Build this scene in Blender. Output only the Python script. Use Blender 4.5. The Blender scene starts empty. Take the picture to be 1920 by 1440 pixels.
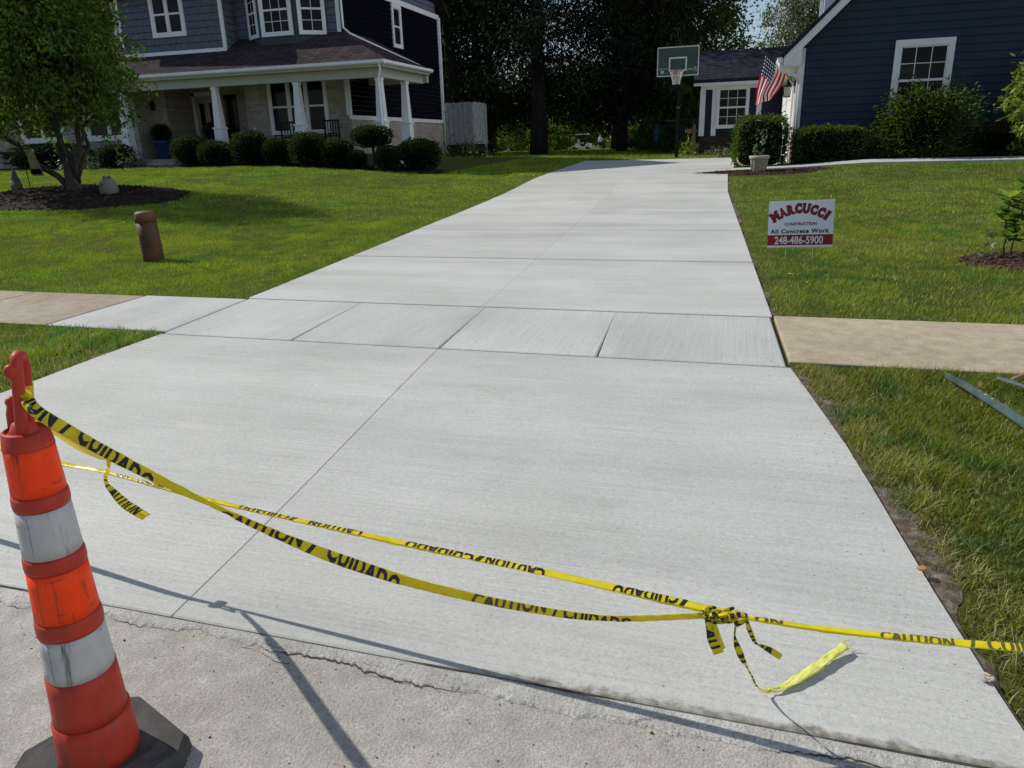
import bpy, bmesh, math, random
import numpy as np
from mathutils import Vector, Matrix

S = bpy.context.scene
COL = S.collection
rng = np.random.default_rng(7)
random.seed(7)

# ---------------------------------------------------------------- camera, sky, sun, exposure
CAM_H = 1.55
def camera():
    p, r, y = math.radians(18), math.radians(-1.7), math.radians(17.3)
    F = Vector((0, math.cos(p), -math.sin(p))); R0 = Vector((1, 0, 0)); U0 = Vector((0, math.sin(p), math.cos(p)))
    R = R0*math.cos(r) + U0*math.sin(r); U = -R0*math.sin(r) + U0*math.cos(r)
    Z = Matrix.Rotation(y, 3, 'Z'); R, U, F = Z @ R, Z @ U, Z @ F
    M = Matrix.Identity(4)
    for i in range(3):
        M[i][0], M[i][1], M[i][2] = R[i], U[i], -F[i]
    M[2][3] = CAM_H
    c = bpy.data.cameras.new('camera'); c.lens = 26.0; c.sensor_width = 36.0; c.clip_end = 3000; c.clip_start = .05
    o = bpy.data.objects.new('camera', c); COL.objects.link(o); o.matrix_world = M
    S.camera = o
camera()
SUN_EL, SUN_AZ = math.radians(41), math.radians(-9)        # light travels towards SUN_AZ (from +x)
w = bpy.data.worlds.new('World'); S.world = w; w.use_nodes = True
nt = w.node_tree; bg = nt.nodes['Background']
sky = nt.nodes.new('ShaderNodeTexSky'); sky.sky_type = 'NISHITA'; sky.sun_disc = False
sky.sun_elevation = SUN_EL; sky.sun_rotation = math.radians(81); sky.air_density = 1.0; sky.dust_density = 1.2
nt.links.new(sky.outputs[0], bg.inputs[0]); bg.inputs[1].default_value = 0.115
sl = bpy.data.lights.new('sun', 'SUN'); sl.energy = 4.35; sl.angle = math.radians(.5); sl.color = (1, .95, .86)
so = bpy.data.objects.new('sun', sl); COL.objects.link(so)
d = Vector((math.cos(SUN_AZ)*math.cos(SUN_EL), math.sin(SUN_AZ)*math.cos(SUN_EL), -math.sin(SUN_EL)))
so.rotation_euler = d.to_track_quat('-Z', 'Y').to_euler(); so.location = (-20, 5, 30)
S.view_settings.view_transform = 'Standard'; S.view_settings.look = 'None'
S.view_settings.exposure = 0.0; S.view_settings.gamma = 1.0
S.render.engine = 'CYCLES'
S.cycles.max_bounces = 6; S.cycles.transparent_max_bounces = 8

# ---------------------------------------------------------------- materials
def lin(h):
    h = h.lstrip('#'); o = []
    for i in (0, 2, 4):
        c = int(h[i:i+2], 16)/255; o.append(c/12.92 if c <= .04045 else ((c+.055)/1.055)**2.4)
    return tuple(o)
class NT:
    def __init__(s, name):
        s.m = bpy.data.materials.new(name); s.m.use_nodes = True
        s.t = s.m.node_tree; s.b = s.t.nodes['Principled BSDF']
    def n(s, typ, **kw):
        nd = s.t.nodes.new('ShaderNode'+typ)
        for k, v in kw.items():
            if k in nd.inputs: nd.inputs[k].default_value = v
            else: setattr(nd, k, v)
        return nd
    def l(s, a, b): s.t.links.new(a, b)
    def coords(s, scale=(1, 1, 1), kind='Object'):
        tc = s.n('TexCoord'); mp = s.n('Mapping'); mp.inputs['Scale'].default_value = scale
        s.l(tc.outputs[kind], mp.inputs['Vector']); return mp.outputs[0]
    def geo(s, scale=(1, 1, 1)):
        g = s.n('NewGeometry'); mp = s.n('Mapping'); mp.inputs['Scale'].default_value = scale
        s.l(g.outputs['Position'], mp.inputs['Vector']); return mp.outputs[0]
    def noise(s, vec, scale, detail=3, rough=.5):
        nd = s.n('TexNoise'); nd.inputs['Scale'].default_value = scale; nd.inputs['Detail'].default_value = detail
        nd.inputs['Roughness'].default_value = rough; s.l(vec, nd.inputs['Vector']); return nd.outputs['Fac']
    def ramp(s, fac, stops):
        r = s.n('ValToRGB'); e = r.color_ramp.elements
        while len(e) < len(stops): e.new(.5)
        for i, (p, c) in enumerate(stops):
            e[i].position = p; e[i].color = (*c, 1) if len(c) == 3 else c
        s.l(fac, r.inputs[0]); return r.outputs[0]
    def mix(s, a, b, fac, mode='MIX'):
        m = s.n('Mix', data_type='RGBA', blend_type=mode)
        for v, i in ((fac, 0), (a, 6), (b, 7)):
            if hasattr(v, 'links') or isinstance(v, bpy.types.NodeSocket): s.l(v, m.inputs[i])
            elif i == 0: m.inputs[0].default_value = v
            else: m.inputs[i].default_value = (*v, 1)
        return m.outputs[2]
    def math(s, op, a, b=None, clamp=False):
        m = s.n('Math', operation=op, use_clamp=clamp)
        for i, v in enumerate((a, b)):
            if v is None: continue
            if isinstance(v, bpy.types.NodeSocket): s.l(v, m.inputs[i])
            else: m.inputs[i].default_value = v
        return m.outputs[0]
    def bump(s, h, strength=.3, dist=.01):
        b = s.n('Bump'); b.inputs['Strength'].default_value = strength; b.inputs['Distance'].default_value = dist
        s.l(h, b.inputs['Height']); s.l(b.outputs[0], s.b.inputs['Normal'])
    def base(s, c):
        if isinstance(c, bpy.types.NodeSocket): s.l(c, s.b.inputs['Base Color'])
        else: s.b.inputs['Base Color'].default_value = (*c, 1)
    def set(s, rough=.6, spec=.3, metal=0):
        s.b.inputs['Roughness'].default_value = rough; s.b.inputs['Specular IOR Level'].default_value = spec
        s.b.inputs['Metallic'].default_value = metal

def plain(name, c, rough=.6, spec=.3, metal=0, var=.12, scale=3., bump=.0, bscale=60):
    t = NT(name); v = t.coords()
    f = t.noise(v, scale, 4); dk = tuple(x*(1-var) for x in c); br = tuple(min(1, x*(1+var)) for x in c)
    t.base(t.ramp(f, [(.3, dk), (.7, br)])); t.set(rough, spec, metal)
    if bump: t.bump(t.noise(v, bscale, 3), bump, .004)
    return t.m

def concrete_new(name, along='x', tint=(.478, .483, .458), stain=False):
    t = NT(name); g = t.geo()
    sx, sy = ((1.2, 95) if along == 'x' else (95, 1.2))
    streak = t.noise(t.geo((sx, sy, 1)), 1., 3, .6)                      # broom lines
    fine = t.noise(t.geo((sx*2, sy*1.9, 1)), 1., 2)
    band = t.noise(t.geo((.22, 1.7, 1) if along == 'x' else (1.7, .3, 1)), 1., 4, .55)
    cloud = t.noise(g, .8, 5, .6)
    spk = t.noise(g, 160, 2)
    c = t.ramp(band, [(.28, tuple(x*.86 for x in tint)), (.46, tuple(x*.98 for x in tint)), (.62, tuple(x*1.05 for x in tint))])
    c = t.mix(c, t.ramp(cloud, [(.3, (.86, .86, .85)), (.65, (1.05, 1.05, 1.05))]), .8, 'MULTIPLY')
    c = t.mix(c, t.ramp(streak, [(.32, (.86, .86, .86)), (.6, (1.04, 1.04, 1.04))]), .75, 'MULTIPLY')
    c = t.mix(c, t.ramp(spk, [(.30, (.62, .62, .60)), (.42, (1, 1, 1)), (.7, (1.10, 1.10, 1.10))]), .6, 'MULTIPLY')
    gr = t.noise(g, 55, 3, .7)
    c = t.mix(c, t.ramp(gr, [(.3, (.86, .86, .855)), (.7, (1.10, 1.10, 1.105))]), .8, 'MULTIPLY')
    pit = t.noise(g, 48, 2, .4)
    c = t.mix(c, t.ramp(pit, [(.20, (.40, .39, .37)), (.222, (1, 1, 1))]), .7, 'MULTIPLY')
    cure = t.noise(t.geo((.55, 1.1, 1)), 1.0, 6, .72)
    c = t.mix(c, t.ramp(cure, [(.30, (.88, .88, .87)), (.45, (1, 1, 1)), (.62, (1.0, 1.0, 1.0)), (.76, (1.13, 1.12, 1.09))]), .9, 'MULTIPLY')
    oi = t.n('ObjectInfo'); c = t.mix(c, t.ramp(oi.outputs['Random'], [(0, (.95, .95, .95)), (1, (1.04, 1.04, 1.04))]), 1.0, 'MULTIPLY')
    smud = t.noise(t.geo((3, 2.2, 1)), 1.0, 3, .6); c = t.mix(c, t.ramp(smud, [(.70, (1, 1, 1)), (.80, (.90, .89, .87))]), .8, 'MULTIPLY')
    if stain:
        sp = t.n('SeparateXYZ'); t.l(t.geo(), sp.inputs[0])
        wob = t.noise(t.geo((1, 1, 0)), 9., 4, .7)
        wide = t.math('MULTIPLY', t.math('SUBTRACT', wob, .36), .11)
        edge = t.math('SUBTRACT', t.math('ADD', wide, 1.775), sp.outputs[1])
        m = t.math('MULTIPLY', t.math('MULTIPLY', edge, 60, True), t.math('MULTIPLY', t.math('ADD', sp.outputs[0], .85), 3, True))
        c = t.mix(c, (.14, .12, .085), t.math('MULTIPLY', m, t.ramp(t.noise(t.geo(), 30, 4), [(.3, (.25, .25, .25)), (.6, (.85, .85, .85))])))
    t.base(c); t.set(.85, .25)
    h = t.math('ADD', t.math('MULTIPLY', streak, .6), t.math('MULTIPLY', fine, .4))
    h = t.math('ADD', h, t.math('MULTIPLY', spk, .35))
    t.bump(h, .35, .006)
    return t.m

def concrete_old(name, tint, agg=True):
    t = NT(name); g = t.geo()
    big = t.noise(g, .9, 5, .6); mid = t.noise(g, 9, 5, .65); fine = t.noise(g, 120, 3, .6)
    vor = t.n('TexVoronoi'); vor.inputs['Scale'].default_value = 95; t.l(g, vor.inputs['Vector'])
    c = t.ramp(big, [(.3, tuple(x*.82 for x in tint)), (.7, tuple(x*1.12 for x in tint))])
    c = t.mix(c, t.ramp(mid, [(.28, (.72, .70, .67)), (.72, (1.17, 1.16, 1.14))]), .85, 'MULTIPLY')
    c = t.mix(c, t.ramp(fine, [(.3, (.62, .61, .59)), (.65, (1.2, 1.2, 1.19))]), .8, 'MULTIPLY')
    if agg:
        c = t.mix(c, t.mix(t.ramp(vor.outputs['Distance'], [(.1, (.46, .44, .40)), (.5, (.26, .24, .21))]), (.42, .36, .33), t.ramp(t.noise(g, 6, 3), [(.5, (0, 0, 0)), (.7, (1, 1, 1))])), t.ramp(t.noise(g, 22, 3), [(.40, (0, 0, 0)), (.75, (.6, .6, .6))]))
        pit = t.noise(g, 60, 2, .5)
        c = t.mix(c, t.ramp(pit, [(.235, (.25, .24, .22)), (.265, (1, 1, 1))]), .9, 'MULTIPLY')
    t.base(c); t.set(.92, .2)
    h = t.math('ADD', t.math('MULTIPLY', fine, .5), t.math('MULTIPLY', mid, .9))
    t.bump(h, .8 if agg else .35, .014)
    return t.m

def brick_mat(name, c1, c2, mortar, axis='x'):
    t = NT(name); g = t.n('NewGeometry'); sp = t.n('SeparateXYZ'); t.l(g.outputs['Position'], sp.inputs[0])
    cb = t.n('CombineXYZ'); t.l(sp.outputs[0 if axis == 'x' else 1], cb.inputs[0]); t.l(sp.outputs[2], cb.inputs[1])
    b = t.n('TexBrick'); t.l(cb.outputs[0], b.inputs['Vector'])
    b.inputs['Scale'].default_value = 1; b.inputs['Brick Width'].default_value = .21; b.inputs['Row Height'].default_value = .073
    b.inputs['Mortar Size'].default_value = .007; b.inputs['Color1'].default_value = (*c1, 1)
    b.inputs['Color2'].default_value = (*c2, 1); b.inputs['Mortar'].default_value = (*mortar, 1)
    n1 = t.noise(t.geo(), 2.2, 4); c = t.mix(b.outputs['Color'], t.ramp(n1, [(.3, (.7, .7, .7)), (.7, (1.15, 1.15, 1.15))]), .7, 'MULTIPLY')
    t.base(c); t.set(.9, .2); t.bump(t.math('SUBTRACT', 1, b.outputs['Fac']), .6, .008)
    return t.m

def roof_mat(name, c):
    t = NT(name); g = t.n('NewGeometry'); sp = t.n('SeparateXYZ'); t.l(g.outputs['Position'], sp.inputs[0])
    cb = t.n('CombineXYZ'); t.l(t.math('ADD', sp.outputs[0], sp.outputs[1]), cb.inputs[0]); t.l(t.math('MULTIPLY', sp.outputs[2], 1.9), cb.inputs[1])
    b = t.n('TexBrick'); t.l(cb.outputs[0], b.inputs['Vector']); b.inputs['Scale'].default_value = 1
    b.inputs['Brick Width'].default_value = .30; b.inputs['Row Height'].default_value = .14; b.inputs['Mortar Size'].default_value = .012
    b.inputs['Color1'].default_value = (*[x*.75 for x in c], 1); b.inputs['Color2'].default_value = (*[x*1.3 for x in c], 1)
    b.inputs['Mortar'].default_value = (*[x*.35 for x in c], 1)
    n1 = t.noise(t.geo(), 60, 3); cc = t.mix(b.outputs['Color'], t.ramp(n1, [(.3, (.7, .7, .7)), (.7, (1.2, 1.2, 1.2))]), .8, 'MULTIPLY')
    t.base(cc); t.set(.95, .04); t.bump(t.math('SUBTRACT', 1, b.outputs['Fac']), .7, .012)
    return t.m

def leaf_mat(name, c, trans=.35, rough=.5, tc=None, gloss=.06):
    t = NT(name); at = t.n('Attribute', attribute_name='Col')
    col = t.mix(c, at.outputs['Color'], 1.0, 'MULTIPLY')
    tcol = t.mix(tc or tuple(min(1, x*1.4) for x in c), at.outputs['Color'], 1.0, 'MULTIPLY')
    df = t.n('BsdfDiffuse'); t.l(col, df.inputs[0]); tr = t.n('BsdfTranslucent'); t.l(tcol, tr.inputs[0])
    mx = t.n('MixShader'); mx.inputs[0].default_value = trans; t.l(df.outputs[0], mx.inputs[1]); t.l(tr.outputs[0], mx.inputs[2])
    gl = t.n('BsdfGlossy'); gl.inputs['Roughness'].default_value = rough; gl.inputs[0].default_value = (.8, .85, .8, 1)
    m2 = t.n('MixShader'); m2.inputs[0].default_value = gloss; t.l(mx.outputs[0], m2.inputs[1]); t.l(gl.outputs[0], m2.inputs[2])
    t.l(m2.outputs[0], t.t.nodes['Material Output'].inputs[0])
    return t.m

def glass_mat():
    t = NT('window_glass'); oi = t.n('ObjectInfo'); n0 = t.noise(t.geo((.6, .6, 6)), 1.4, 3, .6); t.base(t.mix(t.ramp(oi.outputs['Random'], [(0, (.003, .004, .005)), (.6, (.008, .009, .010)), (1, (.026, .027, .026))]), t.ramp(n0, [(.35, (.4, .4, .4)), (.65, (1.5, 1.5, 1.5))]), .8, 'MULTIPLY')); t.set(.08, .14)
    t.bump(t.noise(t.coords(), 1.3, 2), .04, .05); return t.m

def soil_mat():
    t = NT('lawn_soil'); g = t.geo()
    a = t.noise(g, 1.1, 5, .6); b = t.noise(g, 45, 4, .7)
    c = t.ramp(a, [(.3, (.065, .075, .022)), (.55, (.085, .10, .028)), (.75, (.105, .10, .042))])
    c = t.mix(c, t.ramp(b, [(.3, (.55, .55, .5)), (.7, (1.3, 1.25, 1.1))]), .85, 'MULTIPLY')
    t.base(c); t.set(.95, .1); t.bump(b, .8, .03); return t.m

def bark_mat(name, c):
    t = NT(name); v = t.geo((1, 1, .22)); f = t.noise(v, 14, 5, .65)
    t.base(t.ramp(f, [(.3, tuple(x*.45 for x in c)), (.65, tuple(x*1.3 for x in c))])); t.set(.95, .1); t.bump(f, .9, .03); return t.m

def tape_mat():
    t = NT('tape_yellow'); v = t.geo()
    f = t.noise(v, 25, 3); c = t.ramp(f, [(.3, (.72, .60, .015)), (.7, (.88, .78, .03))])
    pr = t.b; t.base(c); t.set(.32, .5)
    t.bump(t.noise(t.geo((1, 1, 3)), 38, 3, .6), .35, .006)
    tr = t.n('BsdfTranslucent'); tr.inputs[0].default_value = (.92, .84, .04, 1)
    mx = t.n('MixShader'); mx.inputs[0].default_value = .42; t.l(pr.outputs[0], mx.inputs[1]); t.l(tr.outputs[0], mx.inputs[2])
    t.l(mx.outputs[0], t.t.nodes['Material Output'].inputs[0]); return t.m

def cone_mat(name, c, streak):
    t = NT(name); v = t.coords((1, 1, .25)); f = t.noise(v, 22, 5, .7); s2 = t.noise(t.coords((1, 1, .12)), 30, 4, .75)
    sc = t.noise(t.coords((.35, .35, 1.5)), 26, 3, .7)
    cc = t.ramp(f, [(.25, tuple(x*.8 for x in c)), (.6, c)])
    cc = t.mix(cc, streak, t.ramp(s2, [(.56, (0, 0, 0)), (.68, (.75, .75, .75))]))
    cc = t.mix(cc, streak, t.ramp(sc, [(.62, (0, 0, 0)), (.72, (.6, .6, .6))]))
    t.base(cc); t.set(.5, .22); t.bump(f, .15, .004); return t.m

M = {}
M['conc'] = concrete_new('new_concrete'); M['conc_side'] = concrete_new('new_concrete_walk', 'y', (.462, .472, .452))
M['conc_edge'] = concrete_new('new_concrete_edge', stain=True)
M['tan'] = concrete_old('old_tan_concrete', (.42, .36, .27), False); M['tan2'] = concrete_old('old_grey_tan_concrete', (.37, .325, .26), False)
M['road'] = concrete_old('old_street_concrete', (.425, .41, .38)); M['spill'] = concrete_old('feathered_concrete', (.45, .45, .435))
M['soil'] = soil_mat()
M['crack'] = plain('crack_dirt', (.065, .058, .05), .95, .05, var=.4, scale=40)
M['glass'] = glass_mat()
M['white'] = plain('white_trim', (.74, .75, .75), .5, .3, var=.06)
M['cream'] = plain('cream_paint', (.66, .64, .56), .5, .3, var=.07)
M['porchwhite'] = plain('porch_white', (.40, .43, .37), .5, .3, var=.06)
M['shingle'] = plain('grey_blue_shingle', (.105, .13, .165), .8, .2, var=.22, scale=8, bump=.4, bscale=50)
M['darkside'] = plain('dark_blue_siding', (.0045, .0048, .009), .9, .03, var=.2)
M['navy'] = plain('navy_lap_siding', (.014, .033, .056), .6, .25, var=.15, scale=2, bump=.15, bscale=25)
M['navypanel'] = plain('navy_panel', (.008, .009, .030), .6, .3, var=.15)
M['roofA'] = roof_mat('brown_roof_shingles', (.052, .041, .044)); M['roofB'] = roof_mat('dark_roof_shingles', (.030, .030, .045))
M['brick'] = brick_mat('beige_brick', (.42, .37, .315), (.28, .245, .205), (.42, .395, .35)); M['brickY'] = brick_mat('beige_brick_side', (.42, .37, .315), (.28, .245, .205), (.42, .395, .35), 'y')
M['dbrick'] = plain('red_brown_brick', (.14, .055, .04), .9, .15, var=.45, scale=2.5, bump=.5); M['mortar'] = plain('brick_mortar', (.36, .33, .29), .95, .1)
M['door'] = plain('tan_door', (.33, .29, .235), .5, .3); M['black'] = plain('black_iron', (.008, .008, .009), .6, .2)
M['blue'] = plain('blue_glazed_urn', (.012, .045, .14), .25, .5, var=.3)
M['fence'] = plain('weathered_fence', (.34, .36, .345), .9, .15, var=.25, scale=5)
M['bark'] = bark_mat('grey_bark', (.055, .050, .043)); M['darkbark'] = bark_mat('dark_bark', (.042, .037, .032))
M['tape'] = tape_mat(); M['ink'] = plain('black_print', (.014, .014, .012), .4, .4); M['dullink'] = plain('print_seen_through', (.085, .085, .018), .4, .4)
def fray_mat():
    t = NT('frayed_yellow'); tc = t.n('NewGeometry'); mp = t.n('Mapping'); mp.inputs['Rotation'].default_value = (0, 0, math.radians(-55)); t.l(tc.outputs['Position'], mp.inputs['Vector'])
    m2 = t.n('Mapping'); m2.inputs['Scale'].default_value = (22, 120, 60); t.l(mp.outputs[0], m2.inputs['Vector']); f = t.noise(m2.outputs[0], 1, 4, .65)
    t.base(t.ramp(f, [(.30, (.36, .38, .05)), (.48, (.60, .62, .13)), (.7, (.78, .80, .34))])); t.set(.7, .2); t.bump(f, .7, .004); return t.m
M['fray'] = fray_mat()
M['conered'] = cone_mat('cone_red_plastic', (.43, .044, .024), (.20, .05, .035)); M['orange'] = cone_mat('orange_reflective', (.95, .060, .006), (.16, .03, .015))
M['bandwhite'] = cone_mat('white_reflective', (.47, .47, .46), (.09, .085, .08)); M['rubber'] = plain('black_rubber', (.062, .061, .058), .85, .25, var=.3, scale=14, bump=.6, bscale=150)
M['signwhite'] = plain('sign_white', (.66, .70, .73), .45, .3, var=.03); M['signred'] = plain('sign_red', (.24, .006, .012), .45, .3, var=.05)
M['signdark'] = plain('sign_dark_ink', (.012, .012, .03), .5, .2); M['wire'] = plain('galvanised_wire', (.45, .45, .42), .4, .5, .6)
M['brown'] = plain('brown_bollard', (.088, .042, .018), .6, .3, var=.35, scale=4, bump=.2); M['browncap'] = plain('faded_brown_cap', (.125, .066, .030), .6, .3, var=.2)
M['mulch'] = plain('dark_mulch', (.022, .017, .014), .95, .1, var=.5, scale=30, bump=.8, bscale=40); M['mulchr'] = plain('red_brown_mulch', (.075, .045, .033), .95, .1, var=.5, scale=30, bump=.8, bscale=40)
M['greenpole'] = plain('dark_green_pole', (.006, .016, .012), .6, .15); M['boardgreen'] = plain('smoked_backboard', (.010, .044, .026), .12, .5, var=.3)
M['rim'] = plain('orange_red_rim', (.42, .035, .015), .5, .3); M['net'] = plain('white_net', (.55, .56, .55), .8, .2)
M['flagred'] = None; M['pot'] = plain('pale_stone_pot', (.40, .36, .30), .85, .2, var=.15, bump=.3)
M['greensteel'] = plain('blue_green_steel', (.075, .115, .112), .5, .4, .2, var=.3, scale=12); M['wood'] = plain('old_wood', (.20, .15, .085), .9, .1, var=.35, scale=12)
M['grass'] = leaf_mat('grass_blades', (.322, .398, .092), .32, .5, (.42, .49, .065), .012)
M['leaf'] = leaf_mat('tree_leaf', (.052, .112, .020), .26, .5, (.19, .32, .025), .014); M['box'] = leaf_mat('boxwood_leaf', (.024, .044, .013), .16, .5, (.07, .12, .015), .02)
M['pine'] = leaf_mat('dark_needles', (.015, .021, .011), .12, .6, (.035, .055, .015), .008); M['maple'] = leaf_mat('maple_leaf', (.038, .082, .017), .30, .5, (.12, .22, .02), .008)
M['silver'] = leaf_mat('silver_leaf', (.12, .16, .085), .25, .5, (.14, .19, .07), .08); M['lime'] = leaf_mat('lime_leaf', (.17, .25, .03), .35, .45, (.30, .40, .03), .06)
M['hedge'] = leaf_mat('hedge_leaf', (.048, .096, .020), .24, .5, (.14, .24, .02), .012)
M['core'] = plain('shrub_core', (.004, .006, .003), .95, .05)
M['stone'] = plain('grey_stone', (.10, .105, .10), .9, .2, var=.3, bump=.4); M['lamp'] = plain('lantern_glass', (.45, .45, .40), .2, .5)
M['skin'] = plain('skin', (.45, .28, .20), .6, .3); M['shirt'] = plain('pale_blue_shirt', (.45, .60, .66), .8, .2); M['shorts'] = plain('dark_shorts', (.02, .022, .025), .8, .2)
M['dry'] = plain('dry_leaf', (.42, .22, .07), .8, .2); M['cartwhite'] = plain('cart_white', (.70, .70, .68), .4, .4)
M['tarp'] = plain('blue_tarp', (.035, .11, .16), .6, .3); M['flower'] = plain('pale_flower', (.60, .60, .42), .7, .2)

# ---------------------------------------------------------------- mesh helpers
class MB:
    def __init__(s): s.v = []; s.f = []; s.sm = []
    def add(s, vs, fs, smooth=False):
        o = len(s.v); s.v += [tuple(map(float, v)) for v in vs]; s.f += [tuple(i+o for i in f) for f in fs]; s.sm += [smooth]*len(fs); return s
    def box(s, a, b):
        x0, y0, z0 = a; x1, y1, z1 = b
        return s.add([(x0,y0,z0),(x1,y0,z0),(x1,y1,z0),(x0,y1,z0),(x0,y0,z1),(x1,y0,z1),(x1,y1,z1),(x0,y1,z1)],
                     [(0,3,2,1),(4,5,6,7),(0,1,5,4),(1,2,6,5),(2,3,7,6),(3,0,4,7)])
    def hexa(s, p):     # 8 points, bottom ring then top ring
        return s.add(p, [(0,3,2,1),(4,5,6,7),(0,1,5,4),(1,2,6,5),(2,3,7,6),(3,0,4,7)])
    def fbox(s, fr, a, b):      # box in a facade frame
        q = [(a[0],a[1],a[2]),(b[0],a[1],a[2]),(b[0],a[1],b[2]),(a[0],a[1],b[2]),(a[0],b[1],a[2]),(b[0],b[1],a[2]),(b[0],b[1],b[2]),(a[0],b[1],b[2])]
        return s.hexa([fr(*k) for k in q])
    def prism(s, pts, ext):     # planar polygon extruded by vector ext
        n = len(pts); e = Vector(ext); v = [Vector(p) for p in pts] + [Vector(p)+e for p in pts]
        return s.add(v, [tuple(range(n))[::-1], tuple(range(n, 2*n))] + [(i, (i+1) % n, (i+1) % n+n, i+n) for i in range(n)])
    def tube(s, path, rad, seg=8, cap=True, flat=1.0):
        P = [Vector(p) for p in path]; n = len(P); R = rad if hasattr(rad, '__len__') else [rad]*n
        vs = []; up = None
        for i in range(n):
            t = (P[min(i+1, n-1)] - P[max(i-1, 0)])
            t = t.normalized() if t.length > 1e-9 else Vector((0, 0, 1))
            if up is None: up = Vector((1, 0, 0)) if abs(t.z) > .8 else Vector((0, 0, 1))
            a = t.cross(up)
            a = a.normalized() if a.length > 1e-6 else t.orthogonal().normalized()
            b = a.cross(t).normalized(); up = b
            for k in range(seg):
                th = 2*math.pi*k/seg; vs.append(P[i] + (a*math.cos(th)*flat + b*math.sin(th))*R[i])
        fs = [(i*seg+k, i*seg+(k+1) % seg, (i+1)*seg+(k+1) % seg, (i+1)*seg+k) for i in range(n-1) for k in range(seg)]
        if cap: fs += [tuple(range(seg))[::-1], tuple(range((n-1)*seg, n*seg))]
        return s.add(vs, fs, True)
    def lathe(s, prof, c=(0, 0, 0), seg=20, axis=None):
        vs = [(c[0]+r*math.cos(2*math.pi*k/seg), c[1]+r*math.sin(2*math.pi*k/seg), c[2]+z) for r, z in prof for k in range(seg)]
        n = len(prof); fs = [(i*seg+k, i*seg+(k+1) % seg, (i+1)*seg+(k+1) % seg, (i+1)*seg+k) for i in range(n-1) for k in range(seg)]
        fs += [tuple(range(seg))[::-1], tuple(range((n-1)*seg, n*seg))]
        return s.add(vs, fs, True)
    def blob(s, c, r, nu=12, nv=8, jit=0.0, p=2.0):
        vs = []; fs = []; rr = random.Random(int(abs(c[0]*91+c[1]*37+c[2]*17)*100))
        for j in range(nv+1):
            th = math.pi*j/nv
            for k in range(nu):
                ph = 2*math.pi*k/nu; q = 1+rr.uniform(-jit, jit)
                f = lambda x: math.copysign(abs(x)**(2/p), x)
                vs.append((c[0]+r[0]*q*f(math.sin(th))*f(math.cos(ph)), c[1]+r[1]*q*f(math.sin(th))*f(math.sin(ph)), c[2]-r[2]*q*f(math.cos(th))))
        for j in range(nv):
            for k in range(nu): fs.append((j*nu+k, j*nu+(k+1) % nu, (j+1)*nu+(k+1) % nu, (j+1)*nu+k))
        return s.add(vs, fs, True)
    def build(s, name, mat, parent=None, world=True, fix=True):
        off = Vector((0, 0, 0))
        if parent is not None and world: off = origin(parent)
        me = bpy.data.meshes.new(name); me.from_pydata([tuple(Vector(v)-off) for v in s.v], [], s.f)
        me.polygons.foreach_set('use_smooth', s.sm)
        if fix:
            bm = bmesh.new(); bm.from_mesh(me); bmesh.ops.recalc_face_normals(bm, faces=bm.faces); bm.to_mesh(me); bm.free()
        me.materials.append(M[mat] if isinstance(mat, str) else mat)
        o = bpy.data.objects.new(name, me); COL.objects.link(o)
        if parent is not None: o.parent = parent
        return o
def origin(o):
    v = Vector(o.location)
    while o.parent: o = o.parent; v += Vector(o.location)
    return v
def tag(o, label=None, cat=None, group=None, kind=None):
    for k, v in (('label', label), ('category', cat), ('group', group), ('kind', kind)):
        if v: o[k] = v
    return o
def thing(name, label, cat, loc=(0, 0, 0), group=None, rz=0):
    o = bpy.data.objects.new(name, None); COL.objects.link(o); o.location = loc; o.rotation_euler = (0, 0, rz)
    o.empty_display_size = .2
    return tag(o, label, cat, group)
def struct(name, mb, mat, parent=None):
    o = mb.build(name, mat, parent); o['kind'] = 'structure'; return o
def copy_tree(o, parent=None):
    c = o.copy(); COL.objects.link(c); c.parent = parent
    for ch in list(o.children): copy_tree(ch, c)
    return c
def np_mesh(name, V, F, mat, parent=None, col=None, world=True, smooth=False):
    V = np.asarray(V, np.float32); F = np.asarray(F, np.int32); k = F.shape[1]
    if parent is not None and world: V = V - np.array(origin(parent), np.float32)
    me = bpy.data.meshes.new(name); me.vertices.add(len(V)); me.vertices.foreach_set('co', V.ravel())
    me.loops.add(F.size); me.loops.foreach_set('vertex_index', F.ravel())
    me.polygons.add(len(F)); me.polygons.foreach_set('loop_start', np.arange(0, F.size, k, dtype=np.int32))
    me.polygons.foreach_set('use_smooth', np.full(len(F), smooth))
    if col is not None:
        a = me.color_attributes.new('Col', 'FLOAT_COLOR', 'POINT')
        c4 = np.ones((len(V), 4), np.float32); c4[:, :3] = col; a.data.foreach_set('color', c4.ravel())
    me.update(); me.validate()
    me.materials.append(M[mat] if isinstance(mat, str) else mat)
    o = bpy.data.objects.new(name, me); COL.objects.link(o)
    if parent is not None: o.parent = parent
    return o
def text_geo(txt, size=1.0, bold=0.0, align='LEFT', squeeze=1.0, space=1.0, res=3):
    cu = bpy.data.curves.new('t', 'FONT'); cu.body = txt; cu.size = size; cu.offset = bold; cu.align_x = align; cu.resolution_u = res
    cu.space_character = space
    o = bpy.data.objects.new('t', cu); COL.objects.link(o); dg = bpy.context.evaluated_depsgraph_get(); dg.update()
    me = bpy.data.meshes.new_from_object(o.evaluated_get(dg))
    vs = [(v.co.x*squeeze, v.co.y) for v in me.vertices]; fs = [tuple(p.vertices) for p in me.polygons]
    bpy.data.objects.remove(o); bpy.data.curves.remove(cu); bpy.data.meshes.remove(me)
    return vs, fs

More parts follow.
